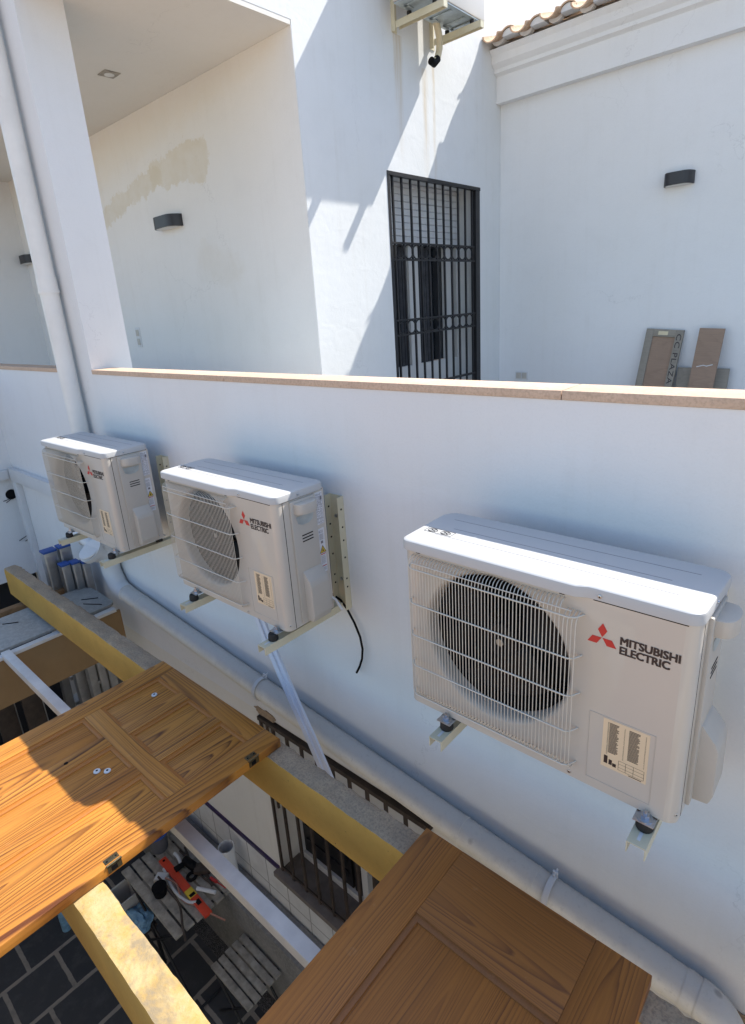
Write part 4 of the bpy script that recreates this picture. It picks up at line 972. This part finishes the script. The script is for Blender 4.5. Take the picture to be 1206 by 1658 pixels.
mb = MB(); mb.box((-2.93, -.838, -1.332), (2.6, -.786, -1.28), bev=.004); wbuild(mb, 'bar_tube', 'bar', t)
t = thing('timber_batten', 'narrow brown timber batten crossing under the left end of the beam', 'batten', (-3.56, -.6, -1.32))
mb = MB(); mb.box((-3.60, -1.7, -1.335), (-3.535, .02, -1.283), bev=.002); 
for v in mb.bm.verts: v.co = Vector((v.co.y, -v.co.x, v.co.z))
o = mb.build('batten_length', 'batten', None, (-.84, 3.567, -1.309)); o.parent = t; o.rotation_euler = (0, 0, math.pi/2); o.location = Vector((-3.567, -.84, -1.309))-Vector(t.location)
t = thing('canopy_board', 'weathered grey board with rounded corner lying under the beam at the left', 'board', (-3.2, -.5, -1.32))
mb = MB(); rr = .12
pp = [(-3.47, -1.7), (-2.98, -1.7), (-2.98, -.06-rr*.5)]+[(-2.98-rr*.5+rr*.5*math.cos(a), -.06-rr*.5+rr*.5*math.sin(a)) for a in [math.pi/2*i/6 for i in range(1, 7)]]+[(-3.40, -.06)]+[(-3.47, -.12)]
mb.prism([(x, y, -1.312) for x, y in pp], (0, 0, .022), bev=.002); wbuild(mb, 'board_face', 'greyboard', t)
for a_, b_ in (((-3.24, -.20), (-3.16, -.11)), ((-3.16, -.22), (-3.03, -.14)), ((-3.35, -.7), (-3.28, -.62))): mb = MB(); mb.tube([(a_[0], a_[1], -1.288), (b_[0], b_[1], -1.286)], .003, 5); wbuild(mb, 'wire_offcut', 'black', t)
t = thing('hardboard_fascia', 'brown hardboard panel with white edge strip hanging below the grey board', 'panel', (-2.9, -.6, -1.64))
mb = MB(); mb.box((-2.925, -1.7, -1.645), (-2.905, -.07, -1.322)); wbuild(mb, 'panel_face', 'mdf', t)
mb = MB(); mb.box((-2.945, -1.7, -1.321), (-2.895, -.10, -1.298), bev=.002); wbuild(mb, 'edge_strip', 'bar', t)
mb = MB(); mb.box((-2.974, -1.7, -1.345), (-2.948, -.10, -1.325)); wbuild(mb, 'gap_shade_strip', 'black', t)  # black strip standing in for the shade between board and edge strip

# ---------------------------------------------------------------- doors lying on the beams
def door(name, label, x0, y1, ztop, wd, ln, th, stiles, rails, panels, mat, raised=True):
    """world x across the width, door runs towards -y from y1. Parts: grain axis = local x."""
    t = thing(name, label, 'door', (x0+wd/2, y1-ln/2, ztop-th)); R0 = Vector(t.location)
    def part(nm, xa, xb, ya, yb, za, zb, grain, bev=.0015, prof=0):
        cx, cy = x0+(xa+xb)/2, y1-(ya+yb)/2; cz = ztop-th/2
        w_, l_ = xb-xa, yb-ya; mb = MB()
        if grain == 'y': L, A = l_, w_
        else: L, A = w_, l_
        mb.box((-L/2, -A/2, za-cz), (L/2, A/2, zb-cz), bev=bev)
        if prof:
            mb.bm.faces.ensure_lookup_table()
        o = mb.build(nm, mat, t, (0, 0, 0)); o.location = Vector((cx, cy, cz))-R0
        o.rotation_euler = (0, 0, math.pi/2 if grain == 'y' else 0); return o
    for xa, xb in stiles: part('stile', xa, xb, 0, ln, ztop-th, ztop, 'y', .003)
    for (xa, xb, ya, yb) in rails: part('rail', xa, xb, ya, yb, ztop-th, ztop-.0006, 'x', .0012)
    for (xa, xb, ya, yb, kind) in panels:
        if kind == 'm': part('mullion', xa, xb, ya, yb, ztop-th, ztop-.0006, 'y', .0012); continue
        # recessed panel with sloping moulding around it
        cx, cy = x0+(xa+xb)/2, y1-(ya+yb)/2; cz = ztop-th/2; L, A = yb-ya, xb-xa
        part('panel', xa, xb, ya, yb, ztop-th+.006, ztop-.013, 'y', .0005)
        b = bmesh.new(); prof = [(0, ztop-.0010), (.001, ztop-.0045), (.004, ztop-.0040), (.010, ztop-.0055), (.0155, ztop-.0090), (.0165, ztop-.0132)]
        lv = [[b.verts.new((sx*(L/2-d), sy*(A/2-d), z-cz)) for sx, sy in ((-1, -1), (1, -1), (1, 1), (-1, 1))] for d, z in prof]
        for P, Q in zip(lv, lv[1:]):
            for i in range(4): b.faces.new((P[i], P[(i+1) % 4], Q[(i+1) % 4], Q[i]))
        bmesh.ops.recalc_face_normals(b, faces=b.faces)
        mb = MB(); mb._merge(b); o = mb.build('moulding', 'pine_mould' if mat == 'pine' else 'dark_mould', t, (0, 0, 0)); o.location = Vector((cx, cy, cz))-R0; o.rotation_euler = (0, 0, math.pi/2)
    return t
ZT = -1.0
W = .92; sx = [.11, .305, .38, .57, .63, .82]
rl = [(sx[0], sx[5], 0, .085), (sx[0], sx[5], .375, .45), (sx[0], sx[5], 1.05, 1.13), (sx[0], sx[5], 1.92, 2.02)]
pn = []
for ya, yb in ((.085, .375), (.45, 1.05), (1.13, 1.92)):
    for i in (0, 2, 4): pn.append((sx[i], sx[i+1], ya, yb, 'p'))
    for i in (1, 3): pn.append((sx[i], sx[i+1], ya, yb, 'm'))
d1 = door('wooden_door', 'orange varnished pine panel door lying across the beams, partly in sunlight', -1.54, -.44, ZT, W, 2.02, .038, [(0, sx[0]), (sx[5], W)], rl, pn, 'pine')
R0 = Vector(d1.location)
for x, y in ((-1.331, -.606), (-1.072, -.993), (-1.040, -.966)):
    mb = MB(); mb.tube([(x, y, ZT-.0105), (x, y, ZT-.0070), (x, y, ZT-.0062)], [.0135, .0125, .0085], 20); ws = wbuild(mb, 'white_plug', 'pvc', d1)
    mb = MB(); mb.tube([(x, y, ZT-.0063), (x, y, ZT-.0056)], .0045, 12); q = mb.build('plug_recess', 'black', ws, (0, 0, 0)); q.location = -Vector(R0)-Vector(ws.location) if False else -R0
mb = MB(); mb.tube([(-1.205, -1.056, ZT-.0095), (-1.205, -1.056, ZT-.0005)], .0085, 14); wbuild(mb, 'drilled_hole', 'black', d1)
for y in (-.572, -1.135):
    mb = MB(); xe = -1.54+W
    mb.box((xe-.030, y-.026, ZT-.0004), (xe-.008, y+.020, ZT+.0016), bev=.0004); mb.box((xe-.0004, y-.026, ZT-.03), (xe+.002, y+.020, ZT-.004)); mb.tube([(xe+.001, y-.028, ZT+.001), (xe+.001, y+.022, ZT+.001)], .0036, 10)
    hg = wbuild(mb, 'hinge', 'hinge', d1)
    mb = MB()
    for dy in (-.018, .012): mb.tube([(xe-.017, y+dy, ZT+.0014), (xe-.017, y+dy, ZT+.0022)], .0035, 10)
    mb.box((xe+.002, y-.015, ZT-.026), (xe+.0024, y+.005, ZT-.008)); q = mb.build('hinge_screw', 'black', hg, (0, 0, 0)); q.location = -R0
W2_ = .70; s2 = [.14, .56]
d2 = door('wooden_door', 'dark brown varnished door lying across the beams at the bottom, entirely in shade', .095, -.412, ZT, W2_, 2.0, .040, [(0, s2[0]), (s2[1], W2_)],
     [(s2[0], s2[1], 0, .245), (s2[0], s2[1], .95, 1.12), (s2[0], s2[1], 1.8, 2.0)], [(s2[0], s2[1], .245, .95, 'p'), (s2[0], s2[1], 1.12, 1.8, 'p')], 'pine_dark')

# ================================================================ LADDER and second ladder parts
lad = thing('folding_ladder', 'folded aluminium ladder with blue end caps standing in the corner', 'ladder', (-3.62, -.15, FZ))
def prof_rail(x, y, wx, wy, zt, nm='rail'):
    mb = MB(); mb.box((x-wx/2, y-wy/2, FZ), (x+wx/2, y+wy/2, zt), bev=.003)
    mb.box((x+wx/2, y-wy/2+.012, FZ+.1), (x+wx/2+.001, y+wy/2-.012, zt-.04)); r_ = wbuild(mb, nm, 'alu', lad)
    mb = MB(); mb.box((x-wx/2-.002, y-wy/2-.002, zt-.014), (x+wx/2+.002, y+wy/2+.002, zt+.004), bev=.003); q = mb.build('end_cap', 'blue', r_, (0, 0, 0)); q.location = -Vector(lad.location)
prof_rail(-3.62, -.225, .085, .095, -.965); prof_rail(-3.60, -.122, .085, .085, -.955)
prof_rail(-3.50, -.178, .075, .062, -1.065); prof_rail(-3.47, -.112, .075, .058, -1.065); prof_rail(-3.44, -.050, .075, .055, -1.075)
for k in range(9): z = -3.6+k*.29; mb = MB(); mb.box((-3.62, -.20, z), (-3.56, -.03, z+.028)); wbuild(mb, 'rung', 'alu', lad)
for k in range(8): z = -3.6+k*.29; mb = MB(); mb.box((-3.50, -.16, z), (-3.45, -.04, z+.028)); wbuild(mb, 'rung', 'alu', lad)
lad2 = thing('step_ladder', 'grey aluminium step ladder leaning below the brown hardboard panel', 'ladder', (-3.4, -.3, FZ))
mb = MB(); 
T = Matrix.Translation((-3.95, -.30, FZ)) @ Matrix.Rotation(math.radians(6), 4, 'Y')
mb.box((-.03, -.04, 0), (.03, .02, 2.2), mat=T); wbuild(mb, 'side_rail', 'alu', lad2)
mb = MB(); mb.box((-.03, .17, 0), (.03, .23, 2.2), mat=T); wbuild(mb, 'side_rail', 'alu', lad2)
for k in range(8): mb = MB(); mb.box((-.05, .02, .2+k*.26), (.06, .17, .23+k*.26), mat=T); wbuild(mb, 'step', 'alu', lad2)
mb = MB(); mb.box((.0365, .12, 1.2), (.038, .155, 1.8), mat=T); 
wbuild(mb, 'blue_sticker', 'blue', lad2)
for k, (y, x) in enumerate(((-.55, -3.9), (-.72, -4.05))):
    o_ = thing('leaning_panel', ['dark sheet panel stored upright below the canopy, nearer the wall', 'dark sheet panel stored upright below the canopy, further from the wall'][k], 'panel', (x, y, FZ), 'sheet panels stored below the canopy')
    mb = MB(); mb.box((-.02, -.07, 0), (.02, .07, 1.9), bev=.003); mb.build('sheet', 'iron_brown', o_, (0, 0, 0))
    mb = MB(); mb.box((-.022, .0705, 0), (.022, .078, 1.9)); mb.build('edge_trim', 'alu', o_, (0, 0, 0))

# ================================================================ PATIO CLUTTER
LZ = -3.22
t = thing('masonry_bench', 'low grey masonry bench along the tiled wall of the patio', 'bench', (-2.0, -.08, FZ))
mb = MB(); mb.box((-3.4, -.165, FZ+.005), (-1.0, YW-.016, LZ), bev=.006); wbuild(mb, 'bench_block', 'bench', t)
t = thing('plastic_pipe_offcut', 'short white plastic pipe standing upright on the masonry bench', 'pipe', (-1.985, -.07, LZ+.001))
mb = MB(); b = bmesh.new(); n = 32; rings = []
for r, z in ((.056, 0), (.056, .30), (.052, .30), (.052, 0)): rings.append([b.verts.new((r*math.cos(2*math.pi*k/n), r*math.sin(2*math.pi*k/n), z)) for k in range(n)])
for i in range(4):
    for k in range(n): b.faces.new((rings[i][k], rings[i][(k+1) % n], rings[(i+1) % 4][(k+1) % n], rings[(i+1) % 4][k]))
bmesh.ops.recalc_face_normals(b, faces=b.faces); mb._merge(b, 0, True); mb.build('pipe_wall', 'pvc', t, (0, 0, 0))
t = thing('metal_rail', 'cream metal rail with dark slot lying on the bench against the tiles', 'rail', (-1.57, -.06, LZ+.002), rz=math.radians(-5))
mb = MB(); mb.box((-.23, -.025, 0), (.23, .022, .022), bev=.002); mb.build('rail_body', 'plastic', t, (0, 0, 0))
mb = MB(); mb.box((-.22, -.052, 0), (.22, -.030, .010)); mb.build('rail_flange', 'iron', t, (0, 0, 0))
t = thing('rubble_box', 'open dusty crate with rubble on the far end of the bench', 'crate', (-2.45, -.08, LZ+.002))
mb = MB(); mb.box((-.16, -.06, 0), (.16, .05, .008)); mb.box((-.16, -.06, .008), (-.15, .05, .07)); mb.box((.15, -.06, .008), (.16, .05, .07)); mb.box((-.15, -.06, .008), (.15, -.052, .07)); mb.box((-.15, .042, .008), (.15, .05, .07)); mb.build('crate_shell', 'iron_brown', t, (0, 0, 0))
rb = random.Random(2)
for k in range(7):
    mb = MB(); c = Vector((rb.uniform(-.12, .12), rb.uniform(-.035, .03), .03)); s_ = rb.uniform(.015, .03)
    mb.box(c-Vector((s_, s_*.6, s_*.5)), c+Vector((s_, s_*.6, s_*.5)), bev=.004); mb.build('rubble_piece', 'sill' if k % 2 else 'weathered', t, (0, 0, 0))
t = thing('plastic_sheet', 'crumpled clear plastic bag on the bench below the orange door', 'bag', (-2.72, -.10, LZ+.002))
b = bmesh.new(); bmesh.ops.create_icosphere(b, subdivisions=3, radius=.1)
for v in b.verts: v.co = Vector((v.co.x*1.5, v.co.y*.6, max(v.co.z, -.05)*.6+.03))*(1+.3*mnoise.noise(v.co*22))
mb = MB(); mb._merge(b, 0, False); mb.build('bag_body', 'greyboard', t, (0, 0, 0))

# folding table
TZ = -3.20
def folding(name, label, cat, x0, x1, y0, y1, z, nsl, mat, legs):
    t = thing(name, label, cat, ((x0+x1)/2, (y0+y1)/2, FZ)); pitch = (y1-y0)/nsl
    for k in range(nsl):
        mb = MB(); jx = random.uniform(-.006, .006); mb.box((x0+jx, y0+k*pitch, z-.018), (x1+jx, y0+(k+1)*pitch-pitch*.2, z), bev=.003); wbuild(mb, 'slat', mat, t)
    for x in (x0+.05, x1-.05): mb = MB(); mb.box((x-.008, y0, z-.034), (x+.008, y1, z-.019)); wbuild(mb, 'cross_rail', 'iron', t)
    for (a_, b_) in legs:
        mb = MB(); mb.tube([a_, b_], .009, 8); wbuild(mb, 'leg', 'iron', t)
    return t
tx0, tx1, ty0, ty1 = -2.66, -1.90, -.57, -.10
folding('folding_table', 'weathered grey slatted folding table covered in tools', 'table', tx0, tx1, ty0, ty1, TZ, 6, 'weathered',
    [((tx0+.05, ty0+.02, TZ-.03), (tx1+.05, ty0+.02, FZ)), ((tx1-.05, ty0+.02, TZ-.03), (tx0+.05, ty0+.02, FZ)), ((tx0+.05, ty1-.02, TZ-.03), (tx1+.05, ty1-.02, FZ)), ((tx1-.05, ty1-.02, TZ-.03), (tx0+.05, ty1-.02, FZ)), ((tx1+.04, ty0+.02, FZ+.02), (tx1+.04, ty1-.02, FZ+.02))])
cx0, cx1, cy0, cy1, CZ = -1.735, -1.335, -.455, -.17, -3.43
folding('folding_chair', 'weathered grey slatted folding chair seat beside the table', 'chair', cx0, cx1, cy0, cy1, CZ, 5, 'weathered',
    [((cx0+.04, cy0+.01, CZ-.03), (cx1+.02, cy0+.01, FZ)), ((cx1-.04, cy0+.01, CZ-.03), (cx0-.02, cy0+.01, FZ)), ((cx0+.04, cy1-.02, CZ-.03), (cx1+.02, cy1-.02, FZ)), ((cx1-.04, cy1-.02, CZ-.03), (cx0-.02, cy1-.02, FZ)), ((cx1+.01, cy0+.01, FZ+.05), (cx1+.01, cy1-.02, FZ+.05))])
# tools on the table
T0 = TZ+.001
t = thing('spirit_level', 'orange red spirit level with yellow band lying diagonally on the folding table', 'level', (-2.18, -.335, T0+.001), rz=math.radians(-1.5))
mb = MB(); mb.box((-.32, -.028, 0), (.05, .028, .022), bev=.004); mb.box((.13, -.028, 0), (.32, .028, .022), bev=.004); mb.build('level_body', 'level_red', t, (0, 0, 0))
mb = MB(); mb.box((.0505, -.0285, -.0003), (.1295, .0285, .0225), bev=.003); mb.build('yellow_band', 'label_yellow', t, (0, 0, 0))
mb = MB(); mb.box((.10, -.02, .0226), (.125, .02, .024)); mb.box((.17, -.015, .0221), (.215, .015, .024)); mb.build('vial_window', 'black', t, (0, 0, 0))
mb = MB(); mb.tube([(-.29, 0, .0215), (-.29, 0, .0235)], .010, 12); mb.build('hang_hole', 'black', t, (0, 0, 0))
t = thing('black_cup', 'round black cup lying on the folding table', 'cup', (-2.27, -.47, T0))
mb = MB(); mb.tube([(0, 0, 0), (0, 0, .07), (0, 0, .071)], [.042, .052, .047], 24); mb.build('cup_shell', 'black', t, (0, 0, 0))
t = thing('junction_box', 'small cream junction box on the folding table above the black cup', 'box', (-2.36, -.41, T0), rz=.6)
mb = MB(); mb.box((-.045, -.035, 0), (.045, .035, .035), bev=.006); bx = mb.build('box_body', 'plastic', t, (0, 0, 0))
mb = MB(); mb.box((-.038, -.028, .0355), (.038, .028, .038), bev=.001); mb.build('box_lid', 'pvc', t, (0, 0, 0))
def curl(name, label, cat, pts, r, mat, pn):
    c = Vector(pts[0]); t = thing(name, label, cat, pts[0]); n = len(pts); P = [Vector(p) for p in pts]; out = []
    for i in range(n-1):
        p0, p1, p2, p3 = P[max(i-1, 0)], P[i], P[i+1], P[min(i+2, n-1)]
        for k in range(6):
            u = k/6; out.append(.5*((2*p1)+(-p0+p2)*u+(2*p0-5*p1+4*p2-p3)*u*u+(-p0+3*p1-3*p2+p3)*u**3))
    out.append(P[-1]); mb = MB(); mb.tube(out, r, 8); wbuild(mb, pn, mat, t); return t
curl('copper_tube', 'thin copper tube curling over the table and off its right edge', 'tube', [(-2.32, -.40, T0+.04), (-2.22, -.37, T0+.03), (-2.1, -.40, T0+.01), (-1.98, -.36, T0+.01), (-1.86, -.33, T0+.012), (-1.73, -.30, T0+.03)], .006, 'copper', 'tube_length')
curl('brown_cable', 'brown cable drooping over the end of the folding table', 'cable', [(-2.36, -.43, T0+.05), (-2.18, -.43, T0+.05), (-2.06, -.44, T0+.03), (-1.93, -.50, T0+.012), (-1.88, -.52, T0-.05)], .008, 'iron_brown', 'cable_length')
curl('white_hose', 'white flexible hose curving beside the spirit level', 'hose', [(-2.42, -.36, T0+.012), (-2.3, -.385, T0+.012), (-2.18, -.40, T0+.012), (-2.06, -.385, T0+.012), (-2.0, -.35, T0+.02)], .010, 'pvc', 'hose_length')
curl('white_tube_offcut', 'straight white tube offcut pointing off the table near the level', 'tube', [(-2.06, -.30, T0+.05), (-1.93, -.235, T0+.05)], .013, 'pvc', 'tube_length')
curl('white_tube_offcut', 'bent white tube piece at the far end of the spirit level', 'tube', [(-2.47, -.24, T0+.015), (-2.40, -.245, T0+.02), (-2.32, -.27, T0+.015)], .012, 'pvc', 'tube_length')
rb = random.Random(11)
labs = ['dark pair of pliers on the far side of the table', 'black hand drill on the table near the white bar', 'dark tool pouch on the table beside the level', 'rusty adjustable wrench on the table corner', 'black coil of tape on the table', 'dark red screwdriver lying on the table']
for k, (x, y) in enumerate(((-2.38, -.19), (-2.27, -.22), (-2.18, -.18), (-2.08, -.20), (-2.20, -.26), (-2.02, -.17))):
    t = thing(['pliers', 'hand_drill', 'tool_pouch', 'wrench', 'tape_roll', 'screwdriver'][k], labs[k], 'tool', (x, y, T0), rz=rb.uniform(-1, 1))
    if k in (0, 3):
        mb = MB(); mb.tube([(-.08, -.02, .01), (-.02, -.012, .012), (.02, 0, .012), (.06, .006, .01)], [.007, .008, .010, .005], 8); mb.tube([(-.08, .02, .01), (-.02, .012, .012), (.02, 0, .012), (.06, -.006, .01)], [.007, .008, .010, .005], 8); mb.build('jaws', 'iron_brown', t, (0, 0, 0))
    elif k == 1:
        mb = MB(); mb.tube([(-.07, 0, .035), (.03, 0, .035), (.05, 0, .035), (.09, 0, .035)], [.03, .032, .016, .012], 12); mb.tube([(-.05, 0, .03), (-.07, -.09, .03)], [.018, .022], 10); mb.build('drill_body', 'black', t, (0, 0, 0))
    elif k == 2:
        mb = MB(); mb.box((-.06, -.04, 0), (.06, .04, .05), bev=.015); mb.build('pouch', 'iron_brown', t, (0, 0, 0))
    elif k == 4:
        mb = MB(); mb.tube([(.03*math.cos(a), .03*math.sin(a), .013) for a in [2*math.pi*q/16 for q in range(16)]], .012, 8, closed=True); mb.build('roll', 'black', t, (0, 0, 0))
    else:
        mb = MB(); mb.tube([(-.06, 0, .012), (0, 0, .012)], .012, 8); mb.tube([(0, 0, .012), (.09, 0, .008)], .004, 6); mb.build('driver', 'red', t, (0, 0, 0))
t = thing('paint_bucket', 'dark bucket with bright blue lid beside the folding table', 'bucket', (-2.62, -.28, TZ-.001+.002))
mb = MB(); mb.tube([(0, 0, 0), (0, 0, .14)], [.062, .074], 28); mb.build('bucket_body', 'bucket', t, (0, 0, 0))
mb = MB(); mb.tube([(0, 0, .141), (0, 0, .152), (0, 0, .153), (0, 0, .148)], [.080, .080, .070, .062], 28); mb.build('bucket_lid', 'blue', t, (0, 0, 0))
t = thing('plastic_container', 'translucent white plastic container at the table corner', 'container', (-2.60, -.60, FZ+.55))
mb = MB(); b = bmesh.new(); lv = []
for s_, z in ((.85, 0), (1, .16), (1.06, .162), (1.06, .17), (.93, .17), (.78, .01)): lv.append([b.verts.new((sx_*.085*s_, sy_*.065*s_, z)) for sx_, sy_ in ((-1, -1), (1, -1), (1, 1), (-1, 1))])
for A, C_ in zip(lv, lv[1:]):
    for i in range(4): b.faces.new((A[i], A[(i+1) % 4], C_[(i+1) % 4], C_[i]))
b.faces.new(lv[-1]); b.faces.new(lv[0][::-1]); bmesh.ops.recalc_face_normals(b, faces=b.faces); mb._merge(b); mb.build('container_shell', 'plastic', t, (0, 0, 0))
t.location.z = FZ+.42
t = thing('low_stool', 'small dark stool under the container and blue bag', 'stool', (-2.53, -.62, FZ))
mb = MB(); mb.box((-.20, -.10, .39), (.20, .10, .415), bev=.004); mb.build('seat', 'iron_brown', t, (0, 0, 0))
for sx_ in (-1, 1):
    for sy_ in (-1, 1):
        mb = MB(); mb.tube([(sx_*.17, sy_*.08, .39), (sx_*.19, sy_*.09, 0)], .012, 8); mb.build('leg', 'iron', t, (0, 0, 0))
t = thing('plastic_bag', 'crumpled pale blue plastic bag by the table leg', 'bag', (-2.42, -.60, FZ+.417))
b = bmesh.new(); bmesh.ops.create_icosphere(b, subdivisions=4, radius=.09)
for v in b.verts:
    q = 1+.35*mnoise.noise(v.co*14)+.15*mnoise.noise(v.co*40); v.co = Vector((v.co.x*1.25*q, v.co.y*.8*q, (max(v.co.z*.6, -.04)+.04)*q))
mb = MB(); mb._merge(b, 0, True); mb.build('bag_body', 'bagblue', t, (0, 0, 0))
t = thing('water_bottle', 'blue bottle standing on the dark paving under the orange door', 'bottle', (-3.20, -.90, FZ+.001))
mb = MB(); mb.tube([(0, 0, 0), (0, 0, .16), (0, 0, .20), (0, 0, .215)], [.035, .035, .014, .014], 18); mb.build('bottle_body', 'bagblue', t, (0, 0, 0))
mb = MB(); mb.tube([(0, 0, .2155), (0, 0, .235)], .017, 14); mb.build('bottle_cap', 'blue', t, (0, 0, 0))
